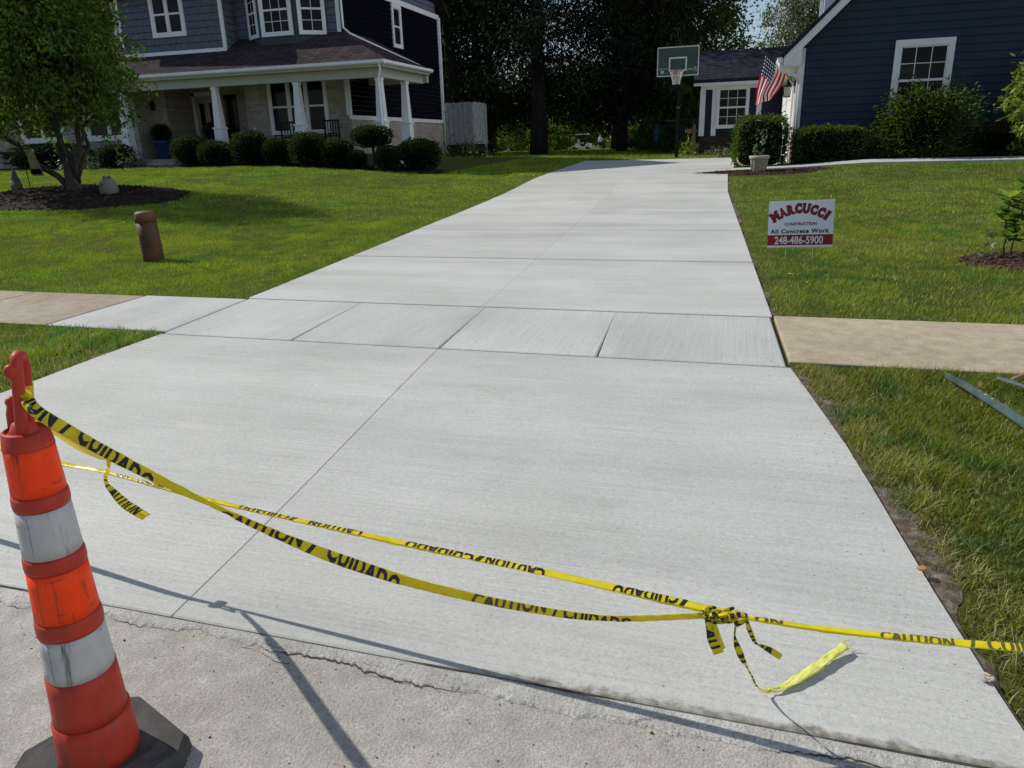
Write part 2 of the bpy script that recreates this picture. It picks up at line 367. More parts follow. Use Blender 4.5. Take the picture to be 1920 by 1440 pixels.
# ---------------------------------------------------------------- terrain
TY = np.array([-60, 0, 1.75, 4.9, 6.2, 8.6, 11, 13.7, 16.3, 20, 25, 30, 36, 60, 110, 400, 2000.])
TZ = np.array([0, 0, .012, .13, .155, .225, .30, .38, .475, .69, .80, .90, 1.0, .86, .42, -1, -6.])
def pchip(xq):
    xq = np.asarray(xq, float); h = np.diff(TY); dl = np.diff(TZ)/h; m = np.zeros(len(TY))
    m[1:-1] = np.where(dl[:-1]*dl[1:] > 0, 2*dl[:-1]*dl[1:]/(dl[:-1]+dl[1:]+1e-12), 0); m[0] = dl[0]; m[-1] = dl[-1]
    i = np.clip(np.searchsorted(TY, xq)-1, 0, len(TY)-2); t = (xq-TY[i])/h[i]
    return ((2*t**3-3*t**2+1)*TZ[i] + (t**3-2*t**2+t)*h[i]*m[i] + (-2*t**3+3*t**2)*TZ[i+1] + (t**3-t**2)*h[i]*m[i+1])
def sst(x): x = np.clip(x, 0, 1); return x*x*(3-2*x)
def top(y): return float(pchip(y))
def lawn(x, y):
    x = np.asarray(x, float); y = np.asarray(y, float)
    L = .46*sst((-x-5)/10)*sst((y-6)/8)*(1-sst((y-27)/8)) + .17*sst((x-.5)/2)*sst((y-18)/4)*(1-sst((y-34)/8))
    return pchip(y) + L - .026
def gz(x, y): return float(lawn(x, y))
def vnoise(x, y, sc, seed=0):
    r = np.random.default_rng(seed).random((64, 64)); x = np.asarray(x)*sc+1000; y = np.asarray(y)*sc+1000
    i = np.floor(x).astype(int); j = np.floor(y).astype(int); fx = sst(x-i); fy = sst(y-j)
    g = lambda a, b: r[a % 64, b % 64]
    return (g(i, j)*(1-fx)+g(i+1, j)*fx)*(1-fy) + (g(i, j+1)*(1-fx)+g(i+1, j+1)*fx)*fy

def right_edge(y):
    return float(np.interp(y, [1.75, 1.92, 2.49, 3.6, 4.9, 6.2, 16.5, 19.9, 40], [.84, .81, .73, .59, .36, .29, -.31, -.40, -.5]))
def left_edge(y):
    return float(np.interp(y, [1.75, 2.3, 3.4, 4.85, 6.25, 16.0, 20.4, 29, 40], [-5.15, -4.85, -4.63, -4.56, -4.68, -5.16, -5.28, -5.75, -6]))

def ground():
    xs = np.concatenate([[-900, -300, -120, -70], np.arange(-45, 25, .5), [30, 45, 80, 150, 400, 900]])
    ys = np.concatenate([np.arange(1.2, 8, .25), np.arange(8, 40, .5), np.arange(40, 120, 4), [140, 200, 300, 500, 900, 1800]])
    X, Y = np.meshgrid(xs, ys); Z = lawn(X, Y)
    Z = np.where(Y < 1.72, -.14, Z); V = np.stack([X, Y, Z], -1).reshape(-1, 3)
    nx = len(xs); i, j = np.meshgrid(np.arange(nx-1), np.arange(len(ys)-1)); a = (j*nx+i).ravel()
    o = np_mesh('ground', V, np.stack([a, a+1, a+1+nx, a+nx], 1), 'soil', smooth=True); o['kind'] = 'structure'
    o['label'] = 'soil under the mown lawns, verges and back yard'
ground()
mb = MB(); mb.add([(-300, -60, 0), (300, -60, 0), (300, 1.745, 0), (-300, 1.745, 0)], [(0, 1, 2, 3)])
struct('road', mb, 'road')['label'] = 'worn tan concrete street in front of the driveway'

def slab(parent, fl, fr, y0, y1, mat, name='slab', gap=.020, ch=.010, ny=4, nx=2, lift=0, gx=.0005, cx_=.001):
    ys = [y0+gap+(y1-y0-2*gap)*i/ny for i in range(ny+1)]; nr = nx+1
    V = []; F = []
    rows = [(y0+gap, 0)] + [(min(max(y, y0+gap+ch), y1-gap-ch), 1) for y in ys] + [(y1-gap, 0)]
    def pt(x, y, dz): return (x, y, top(y)+lift+dz)
    ring = []
    for y, inner in rows:
        l, r = fl(y)+gx, fr(y)-gx; zz = 0 if inner else -.006
        row = [pt(l, y, -.006)] + [pt(l+cx_+(r-l-2*cx_)*k/nx, y, zz) for k in range(nx+1)] + [pt(r, y, -.006)]
        ring.append(row); V += row
    w_ = nx+3
    for j in range(len(rows)-1):
        for k in range(w_-1): F.append((j*w_+k, j*w_+k+1, (j+1)*w_+k+1, (j+1)*w_+k))
    per = [k for k in range(w_)] + [j*w_+w_-1 for j in range(1, len(rows))] + [(len(rows)-1)*w_+k for k in range(w_-2, -1, -1)] + [j*w_ for j in range(len(rows)-2, 0, -1)]
    o = len(V); V += [(V[i][0], V[i][1], V[i][2]-.11) for i in per]; n = len(per)
    for i in range(n): F.append((per[i], o+i, o+(i+1) % n, per[(i+1) % n]))
    mbx = MB(); mbx.add(V, F); return mbx.build(name, mat, parent)

JOINT = plain('joint_dirt_shade', (.10, .095, .085), .95, .05, var=.4, scale=12)  # strip colour holds both joint dirt and the painted shade of the groove
drive = thing('driveway', 'freshly poured pale grey concrete driveway running up to the garage', None, (-2, 5, .1)); drive['kind'] = 'structure'
cj = lambda y: float(np.interp(y, [1.75, 4.9, 6.2, 16, 29], [-1.82, -2.08, -2.19, -2.75, -3.3]))
slab(drive, left_edge, cj, 1.75, 4.88, 'conc_edge', ny=8, nx=6, gap=.007, gx=.0015, cx_=.002); slab(drive, cj, right_edge, 1.75, 4.88, 'conc_edge', ny=8, nx=6, gap=.007, gx=.0015, cx_=.002)
rows = [6.21, 8.62, 11.0, 13.65, 16.3, 18.0, 20.4, 23.0, 25.6, 28.2]
for a, b in zip(rows[:-1], rows[1:]):
    slab(drive, left_edge, cj, a, b, 'conc'); slab(drive, cj, (right_edge if b < 21.9 else (lambda y: 1.0)), a, b, 'conc')
walk = thing('sidewalk', 'sidewalk crossing the driveway, new grey squares between old tan ones', None, (0, 5.5, .13)); walk['kind'] = 'structure'
xs = [-4.56, -3.33, -2.08, -.90, .345]
for a, b in zip(xs[:-1], xs[1:]): slab(walk, lambda y, a=a: a-.07*(y-4.9), lambda y, b=b: b-.05*(y-4.9), 4.885, 6.205, 'conc_side', 'slab', gap=.008, ch=.010, gx=.008, cx_=.009)
slab(walk, lambda y: -5.88, lambda y: -4.56-.07*(y-4.9), 4.95, 6.19, 'conc_side', 'slab', gap=.008, ch=.010, gx=.008, cx_=.009)
for a, b in ((-7.35, -5.88), (-8.85, -7.35), (-10.35, -8.85), (-11.85, -10.35)): slab(walk, lambda y, a=a: a, lambda y, b=b: b, 4.95, 6.17, 'tan2', 'slab', gap=.008, ch=.010, gx=.008, cx_=.009)
for a, b in ((.36, 2.6), (2.6, 4.1), (4.1, 5.6)): slab(walk, lambda y, a=a: (.362-.05*(y-4.9)) if a < 1 else a, lambda y, b=b: b, 5.0, 6.27, 'tan', 'slab', gap=.008, ch=.010, gx=.008, cx_=.009)
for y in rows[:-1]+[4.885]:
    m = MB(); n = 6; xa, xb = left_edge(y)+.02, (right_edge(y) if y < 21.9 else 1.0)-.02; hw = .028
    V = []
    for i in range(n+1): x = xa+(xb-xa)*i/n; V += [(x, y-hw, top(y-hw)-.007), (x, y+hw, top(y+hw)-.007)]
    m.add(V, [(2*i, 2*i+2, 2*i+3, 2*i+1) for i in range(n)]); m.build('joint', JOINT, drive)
path = thing('path', 'pale concrete path from the driveway along the navy garage', None, (2, 20.9, .75)); path['kind'] = 'structure'
for a, b in ((-.36, 1.4), (1.4, 3.0), (3.0, 4.6), (4.6, 6.2), (6.2, 7.8), (7.8, 9.4)):
    mb = MB(); V = []
    for x in (a+.004, b-.004):
        for y in (20.75, 21.55): V.append((x, y, gz(x, y)+.05))
    mb.hexa([(V[0][0], V[0][1], .5), (V[2][0], V[2][1], .5), (V[3][0], V[3][1], .5), (V[1][0], V[1][1], .5), V[0], V[2], V[3], V[1]]); mb.build('slab', 'conc_side', path)
for nm, x0, x1, xe in (('curb', -60, -6.1, -5.2), ('curb', 1.8, 60, .9)):
    mb = MB(); xt = x1 if xe < 0 else x0; mb.hexa([(xt, 1.70, -.05), (xe, 1.70, -.05), (xe, 1.90, -.05), (xt, 1.90, -.05), (xt, 1.705, .095), (xe, 1.70, .006), (xe, 1.90, .016), (xt, 1.90, .10)]); mb.prism([(x0, 1.70, -.05), (x0, 1.90, -.05), (x0, 1.90, .10), (x0, 1.73, .10), (x0, 1.70, .07)], (x1-x0, 0, 0)); struct(nm, mb, 'spill')

# ragged feathered concrete along the slab edge, with its crack
def spill():
    r = random.Random(3); xs_ = np.arange(-5.2, 1.3, .009); fr = []; h = 0; h2 = 0
    for x in xs_:
        h = .93*h + r.uniform(-.006, .006); h2 = .5*h2 + r.uniform(-.004, .004)
        fr.append(1.703 + h + h2 + .010*math.sin(x*3.1) - .020*max(0, math.sin(x*1.3+2)))
    V = []; F = []
    for x, y in zip(xs_, fr): V += [(x, 1.7565, .0078), (x, y+.010, .0045+r.uniform(-.0008, .0008)), (x, y, .0005)]
    for i in range(len(xs_)-1):
        b = 3*i; F += [(b, b+1, b+4, b+3), (b+1, b+2, b+5, b+4)]
    mb = MB(); mb.add(V, F); o = mb.build('concrete_spill', 'spill'); o['kind'] = 'structure'; o['label'] = 'ragged thin edge of spilled concrete along the street'
    def crackline(xs, yf, wf, zz, nm):
        V = []; F = []
        for x in xs:
            y = yf(x); wd = max(0., wf(x)); V += [(x, y+wd*.5, zz+.0004), (x+r.uniform(-.002, .002), y-wd*.5, zz)]
        F = [(2*i, 2*i+1, 2*i+3, 2*i+2) for i in range(len(xs)-1)]; mb = MB(); mb.add(V, F); mb.build(nm, 'crack', o)
    yi = lambda x: float(np.interp(x, xs_, fr))
    crackline(xs_, lambda x: yi(x)-.002, lambda x: .012*(vnoise(x, 0, 3.2, 5)-.42)+.004*(vnoise(x, 1, 40, 6)-.5), .0024, 'crack')
    for k in range(16):
        x0 = r.uniform(-3.2, .8); L = r.uniform(.08, .35); xs2 = np.arange(x0, x0+L, .008); sl = r.uniform(-.25, .25); y0 = yi(x0)+r.uniform(-.035, .02); ph = r.uniform(0, 9)
        on = y0 > yi(x0); hist = {}; yy = y0; P = []
        for x in xs2: yy += sl*.008+r.uniform(-.004, .004); P.append(min(yy, 1.735))
        crackline(xs2, lambda x: float(np.interp(x, xs2, P)), lambda x: .0035*(vnoise(x, k, 12, 8)-.25), .0092 if False else .0085 if y0 > yi(x0) else .0012, 'crack')
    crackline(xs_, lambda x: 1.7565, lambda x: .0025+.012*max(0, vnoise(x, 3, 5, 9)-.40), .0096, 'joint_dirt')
spill()
# loose stones on the street
mb = MB(); r = random.Random(11)
for i in range(260):
    x, y = r.uniform(-2.6, .9), 1.74-abs(r.gauss(0, .28)); q = r.uniform(.0008, .0024)*(1.9 if r.random() < .07 else 1)
    mb.blob((x, y, q*.5), (q*r.uniform(.8, 1.5), q, q*.7), 6, 4, .25)
for i in range(160):
    y = r.uniform(1.9, 5.9); x = right_edge(y)-abs(r.gauss(0, .16)) - .01; q = r.uniform(.0007, .0022); mb.blob((x, y, top(y)+q*.4), (q*1.3, q, q*.7), 6, 4, .25)
tag(mb.build('gravel', 'crack'), 'loose dark grit and small stones on the concrete', 'gravel', kind='stuff')

def soil_strip():
    for nm, edge, sgn, ya, yb, w0 in (('soil_strip', right_edge, 1, 1.9, 4.9, .085), ('soil_strip', right_edge, 1, 6.3, 18.5, .05), ('soil_strip', left_edge, -1, 1.9, 4.85, .06), ('soil_strip', left_edge, -1, 6.3, 20, .05)):
        V = []; F = []; ys_ = np.arange(ya, yb, .03)
        for y in ys_:
            x = edge(y); w_ = w0*(.25+1.5*vnoise(y, 0, 3, 31)*vnoise(y, 7, 11, 32)*1.6); z = gz(x, y)
            V += [(x-sgn*.02, y, z+.010), (x+sgn*w_*.5, y, z+.014+.006*vnoise(y, 2, 20, 3)), (x+sgn*w_, y, z+.004)]
        for i in range(len(ys_)-1):
            for k in range(2): F.append((3*i+k, 3*i+k+1, 3*i+k+4, 3*i+k+3))
        m = MB(); m.add(V, F, True); struct(nm, m, SOIL)['label'] = 'strip of bare crumbly soil along the concrete edge'
SOIL = concrete_old('bare_soil', (.115, .085, .058)); soil_strip()

# ---------------------------------------------------------------- facade helpers
def frame_of(o, rgt, nrm):
    o, rgt, nrm = Vector(o), Vector(rgt), Vector(nrm)
    return lambda a, b, c=0.: o + rgt*a + Vector((0, 0, b)) + nrm*c
def window(house, o, rgt, nrm, wd, ht, cols=3, rows=2, units=1, casing=.10, sashes=2, mat='white', sill=True, label=None):
    """o = centre of the opening on the wall face; each pane is its own piece"""
    fr = frame_of(o, rgt, nrm); f = MB(); W2, H2 = wd/2, ht/2
    f.fbox(fr, (-W2-casing, H2, -.02), (W2+casing, H2+casing*1.15, .045)); f.fbox(fr, (-W2-casing, -H2-casing, -.02), (W2+casing, -H2, .048))
    f.fbox(fr, (-W2-casing, -H2, -.02), (-W2, H2, .042)); f.fbox(fr, (W2, -H2, -.02), (W2+casing, H2, .042))
    uw = wd/units
    for u in range(1, units): f.fbox(fr, (-W2+u*uw-.045, -H2, -.02), (-W2+u*uw+.045, H2, .04))
    win = f.build('window', mat, house)
    if label: win['label'] = label
    mu = MB(); pane_me = None
    for u in range(units):
        x0, x1 = -W2+u*uw+(.045 if u else 0), -W2+(u+1)*uw-(.045 if u < units-1 else 0)
        mu.fbox(fr, (x0, -.025, -.01), (x1, .025, .026)); sh = ht/sashes
        for s_ in range(sashes):
            z0, z1 = -H2+s_*sh, -H2+(s_+1)*sh
            mu.fbox(fr, (x0, z0, -.01), (x0+.03, z1, .02)); mu.fbox(fr, (x1-.03, z0, -.01), (x1, z1, .02))
            mu.fbox(fr, (x0, z0, -.01), (x1, z0+.03, .0195)); mu.fbox(fr, (x0, z1-.03, -.01), (x1, z1, .0195))
            for c in range(1, cols): x = x0+(x1-x0)*c/cols; mu.fbox(fr, (x-.009, z0+.03, -.005), (x+.009, z1-.03, .012))
            for q in range(1, rows): z = z0+sh*q/rows; mu.fbox(fr, (x0+.03, z-.009, -.005), (x1-.03, z+.009, .0112))
            pw, ph = (x1-x0)/cols, sh/rows
            for c in range(cols):
                for q in range(rows):
                    if pane_me is None:
                        pm = MB(); fr0 = frame_of((0, 0, 0), rgt, nrm); pm.fbox(fr0, (-pw/2, -ph/2, -.004), (pw/2, ph/2, .004))
                        po = pm.build('pane', 'glass', None); pane_me = po.data; po.parent = win
                    else:
                        po = bpy.data.objects.new('pane', pane_me); COL.objects.link(po); po.parent = win
                    po.location = fr(x0+pw*(c+.5), z0+ph*(q+.5), .003) - origin(win)
    mu.build('muntins', mat, win)
    return win
def courses(parent, fr, x0, x1, z0, z1, pitch, mat, name='siding_board', clip=None, th=.026):
    """lap siding: every board is an object; clip(z) -> (x0, x1)"""
    z = z0; k = 0
    while z < z1-1e-4:
        zt = min(z+pitch, z1); a, b = (x0, x1) if clip is None else clip(z); a2, b2 = (x0, x1) if clip is None else clip(zt)
        if b-a > .05:
            m = MB(); m.hexa([fr(a, z+.010, 0), fr(b, z+.010, 0), fr(b, z+.010, th), fr(a, z+.010, th), fr(a2, zt, 0), fr(b2, zt, 0), fr(b2, zt, .004), fr(a2, zt, .004)])
            m.build(name, mat, parent)
        z = zt; k += 1
def shakes(parent, fr, x0, x1, z0, z1, pitch, mat):
    r = random.Random(5); z = z0
    while z < z1-1e-4:
        zt = min(z+pitch, z1); m = MB(); x = x0
        while x < x1-.01:
            w_ = min(r.uniform(.10, .20), x1-x); d_ = r.uniform(.016, .030)
            m.hexa([fr(x, z+.013, 0), fr(x+w_-.005, z+.013, 0), fr(x+w_-.005, z+.013, d_), fr(x, z+.013, d_), fr(x, zt, 0), fr(x+w_-.004, zt, 0), fr(x+w_-.004, zt, .004), fr(x, zt, .004)]); x += w_
        m.build('shingle_course', mat, parent); z = zt
EX, EY, EZ = Vector((1, 0, 0)), Vector((0, 1, 0)), Vector((0, 0, 1))

# ---------------------------------------------------------------- the grey house on the left
def left_house():
    h = thing('grey_house', 'two storey grey shingled house with beige brick porch and white columns', 'house', (-16, 26, 1.1))
    zb = .6; zf = 1.38
    XR, XL = -12.4, -30.0
    m = MB()                                                    # core walls (brick ground floor)
    m.box((-16.3, 23.0, zb), (XR, 31.0, 2.5)); m.box((-16.3, 23.0, 2.5), (XR-.02, 31.0, 4.9))
    m.box((-19.55, 24.3, zb), (-16.302, 31.0, 4.9)); m.box((-20.2, 23.0, zb), (-19.552, 31.0, 4.9)); m.box((XL, 22.2, zb), (-20.202, 31.0, 4.9))
    m.build('wall', 'brick', h)
    m = MB(); m.box((XR+.001, 23.003, zb), (XR+.02, 30.99, 2.5)); m.build('wall', 'brickY', h)
    m = MB(); m.box((XR-.02, 22.95, 2.45), (XR+.055, 31.03, 2.58)); m.box((XR-.10, 22.94, 2.58), (XR+.05, 23.06, 3.75)); m.box((XR-.08, 30.93, 2.58), (XR+.05, 31.05, 6.6)); m.build('trim_board', 'white', h)
    # upper storey
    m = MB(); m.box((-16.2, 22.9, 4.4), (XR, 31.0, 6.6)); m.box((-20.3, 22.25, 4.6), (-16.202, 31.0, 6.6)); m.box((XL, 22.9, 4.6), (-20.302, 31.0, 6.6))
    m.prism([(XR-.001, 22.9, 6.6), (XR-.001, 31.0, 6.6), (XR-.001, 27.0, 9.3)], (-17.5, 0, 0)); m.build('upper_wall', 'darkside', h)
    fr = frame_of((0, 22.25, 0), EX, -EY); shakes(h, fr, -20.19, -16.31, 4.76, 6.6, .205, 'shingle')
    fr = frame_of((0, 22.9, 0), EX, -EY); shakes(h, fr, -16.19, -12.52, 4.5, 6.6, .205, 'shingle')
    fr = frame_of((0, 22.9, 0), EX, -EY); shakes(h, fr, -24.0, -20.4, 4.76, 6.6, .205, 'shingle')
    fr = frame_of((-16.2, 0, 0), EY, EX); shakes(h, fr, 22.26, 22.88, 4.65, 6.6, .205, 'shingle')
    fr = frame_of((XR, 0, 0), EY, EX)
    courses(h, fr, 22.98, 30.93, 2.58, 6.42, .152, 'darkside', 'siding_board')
    shakes(h, lambda a, b, c=0.: fr(a, b, c), 23.2, 30.8, 6.62, 7.0, .19, 'shingle')
    m = MB(); m.box((XR-.02, 22.95, 6.42), (XR+.06, 31.05, 6.6)); m.build('trim_board', 'white', h)
    for x, y in ((-20.25, 22.25), (-16.25, 22.25), (-12.46, 22.9)):
        m = MB(); m.box((x-.06, y-.035, 4.62), (x+.06, y+.02, 6.6)); m.build('corner_board', 'white', h)
    m = MB(); m.box((-20.31, 22.19, 4.62), (-16.19, 22.24, 4.755)); m.build('trim_board', 'white', h)
    # roofs
    m = MB()
    m.hexa([(XL-.4, 22.3, 6.5), (XR+.35, 22.3, 6.5), (XR+.35, 27, 9.55), (XL-.4, 27, 9.55), (XL-.4, 22.3, 6.62), (XR+.35, 22.3, 6.62), (XR+.35, 27, 9.67), (XL-.4, 27, 9.67)])
    m.hexa([(XL-.4, 27.001, 9.55), (XR+.35, 27.001, 9.55), (XR+.35, 31.6, 6.5), (XL-.4, 31.6, 6.5), (XL-.4, 27.001, 9.67), (XR+.35, 27.001, 9.67), (XR+.35, 31.6, 6.62), (XL-.4, 31.6, 6.62)])
    m.prism([(-20.8, 21.85, 6.45), (-15.7, 21.85, 6.45), (-18.25, 21.85, 8.6)], (0, 4.5, 0)); m.build('roof', 'roofA', h)
    # porch roof: front slope, hip and side slope
    ex, ey, ez = -10.15, 21.0, 3.95
    zt = 5.06; m = MB(); yb = 23.0
    P = lambda *a: Vector(a)
    def slope(q, th=.10): m.hexa([Vector(k)-Vector((0, 0, th)) for k in q] + [Vector(k) for k in q])
    slope([(-30, ey, ez), (ex, ey, ez), (XR+.06, yb-.1, zt), (-30, yb-.1, zt)])
    slope([(ex, ey+.001, ez), (ex, 24.6, ez), (XR+.06, 24.6, zt), (XR+.06, yb-.099, zt)])
    pr = m.build('porch_roof', 'roofA', h)
    m = MB(); m.box((XR+.02, 24.45, 3.55), (ex-.1, 24.6, 3.86)); m.prism([(XR+.02, 24.5, 3.85), (ex-.1, 24.5, 3.85), (XR+.02, 24.5, 4.9)], (0, .08, 0)); m.build('trim_board', 'porchwhite', h)
    m = MB()                                                     # fascia, beam, gutter
    m.box((-30, ey+.03, 3.78), (ex-.03, ey+.06, 3.86)); m.box((ex-.06, ey+.061, 3.78), (ex-.03, 24.55, 3.86))
    m.box((-30, 21.28, 3.52), (-10.38, 21.55, 3.80)); m.box((-10.60, 21.551, 3.52), (-10.38, 24.45, 3.80))
    m.box((-30, ey+.06, 3.775), (ex-.061, 23.0, 3.80)); m.box((XR, 23.0, 3.775), (ex-.061, 24.5, 3.80)); m.build('porch_beam', 'porchwhite', h)
    m = MB(); m.prism([(-30, ey-.07, 3.96), (-30, ey-.08, 3.88), (-30, ey-.03, 3.84), (-30, ey+.03, 3.84), (-30, ey+.03, 3.96)], (30+ex+.08, 0, 0))
    m.prism([(ex+.07, ey+.02, 3.955), (ex+.08, ey+.02, 3.88), (ex+.03, ey+.02, 3.845), (ex-.025, ey+.02, 3.845), (ex-.025, ey+.02, 3.955)], (0, 3.6, 0)); m.build('gutter', 'white', h)
    # downspouts
    m = MB(); m.tube([(ex-.1, ey-.02, 3.86), (ex-.1, ey+.03, 3.72), (-10.42, 21.18, 3.45), (-10.40, 21.17, 3.3), (-10.36, 21.16, 1.5), (-10.2, 21.0, 1.3), (-9.4, 20.3, 1.12)], .036, 8); m.build('downspout', 'white', h)
    m = MB(); m.tube([(XR+.1, 22.85, 6.5), (XR+.1, 22.85, 5.15), (XR+.28, 22.95, 4.97), (XR+1.25, 23.7, 4.45), (XR+1.9, 24.3, 4.1), (ex-.15, 24.5, 3.97)], .036, 8); m.build('downspout', 'white', h)
    m = MB(); m.tube([(XR+.08, 31.02, 6.5), (XR+.08, 31.02, 1.2)], .045, 8); m.build('downspout', 'white', h)
    # deck + steps
    m = MB(); m.box((-20.2, 21.15, zb), (-10.25, 22.998, zf)); m.box((-19.54, 22.999, zb), (-16.31, 24.29, zf)); m.box((XR+.03, 23.0, zb), (-10.25, 24.4, zf)); m.build('porch_deck', 'tan2', h)
    for k in range(2):
        m = MB(); m.box((-18.9, 20.6+.28*k, .8), (-17.2, 20.88+.28*k, 1.18+.10*k)); m.build('step', 'spill', h)
    # columns
    for x, y in ((-19.95, 21.42), (-16.25, 21.42), (-13.28, 21.42), (-10.5, 21.42), (-10.5, 23.2)):
        m = MB()
        def tap(z0, z1, a, b): m.hexa([(x-a, y-a, z0), (x+a, y-a, z0), (x+a, y+a, z0), (x-a, y+a, z0), (x-b, y-b, z1), (x+b, y-b, z1), (x+b, y+b, z1), (x-b, y+b, z1)])
        tap(zf, 2.26, .150, .145); tap(2.3, 3.5, .125, .080)
        c = m.build('column', 'white', h)
        for q in ((2.26, 2.31, .17, .17), (zf+.002, zf+.10, .165, .165), (3.44, 3.52, .10, .10)): m = MB(); tap(*q); m.build('column_trim', 'white', c)
    # windows
    window(h, (-18.28, 22.22, 5.86), EX, -EY, 1.06, 1.12, 1, 1, 2, .12, label='paired upper window with plain sashes')
    window(h, (-21.45, 22.87, 5.9), EX, -EY, .8, 1.3, 1, 1, 1, .12)
    window(h, (-14.28, 22.98, 2.92), EX, -EY, 2.0, 1.55, 1, 1, 3, .10, label='triple porch window')
    window(h, (-21.4, 22.18, 2.85), EX, -EY, 1.7, 1.3, 1, 1, 2, .16); window(h, (-24.4, 22.18, 2.85), EX, -EY, 1.7, 1.3, 1, 1, 2, .16)
    window(h, (XR+.022, 27.0, 5.68), EY, EX, .55, 1.2, 1, 1, 1, .11, label='narrow tall window in the dark side wall')
    # bay window
    m = MB(); yb2 = 22.9
    m.prism([(-15.75, yb2, 4.55), (-14.98, 22.35, 4.55), (-13.66, 22.35, 4.55), (-12.82, yb2, 4.55)], (0, 0, 2.05)); m.build('bay', plain('bay_teal_grey', (.035, .055, .065), .6), h)
    window(h, (-14.32, 22.33, 5.72), EX, -EY, .92, 1.3, 3, 2, 1, .10, label='middle window of the bay')
    a = Vector((-12.82+13.66, yb2-22.35, 0)).normalized(); n_ = Vector((a.y, -a.x, 0)); c = Vector((-13.24, 22.625, 5.72)) + n_*.012
    window(h, c, a, n_, .66, 1.3, 2, 2, 1, .09)
    a = Vector((-14.98+15.75, 22.35-yb2, 0)).normalized(); n_ = Vector((a.y, -a.x, 0)); c = Vector((-15.365, 22.625, 5.72)) + n_*.012
    window(h, c, a, n_, .6, 1.3, 2, 2, 1, .09)
    # entry
    m = MB(); m.box((-19.42, 24.2, zf), (-19.30, 24.295, 3.62)); m.box((-18.36, 24.2, zf), (-18.24, 24.295, 3.62)); m.box((-19.42, 24.2, 3.5), (-18.24, 24.294, 3.64)); m.build('door_frame', 'cream', h)
    m = MB(); m.box((-19.30, 24.24, zf+.02), (-18.36, 24.29, 3.5)); dr = m.build('front_door', 'door', h)
    for x in (-19.05, -18.62):
        m = MB(); m.box((x-.10, 24.228, 2.5), (x+.10, 24.242, 3.25)); m.build('door_light', 'glass', dr)
    m = MB(); m.box((-18.47, 24.19, 2.2), (-18.43, 24.24, 2.5)); m.build('handle', 'black', dr)
    m = MB(); m.box((-18.1, 24.25, zf+.3), (-17.6, 24.295, 3.5)); m.build('sidelight', 'glass', h)
    m = MB(); m.lathe([(.02, 0), (.06, .03), (.05, .18), (.08, .2), (.02, .3)], (-20.02, 22.86, 3.0), 10); m.tube([(-20.02, 22.99, 3.1), (-20.02, 22.9, 3.42), (-20.02, 22.86, 3.3)], .018, 6); m.build('wall_lantern', 'black', h)
    return h
left_house()

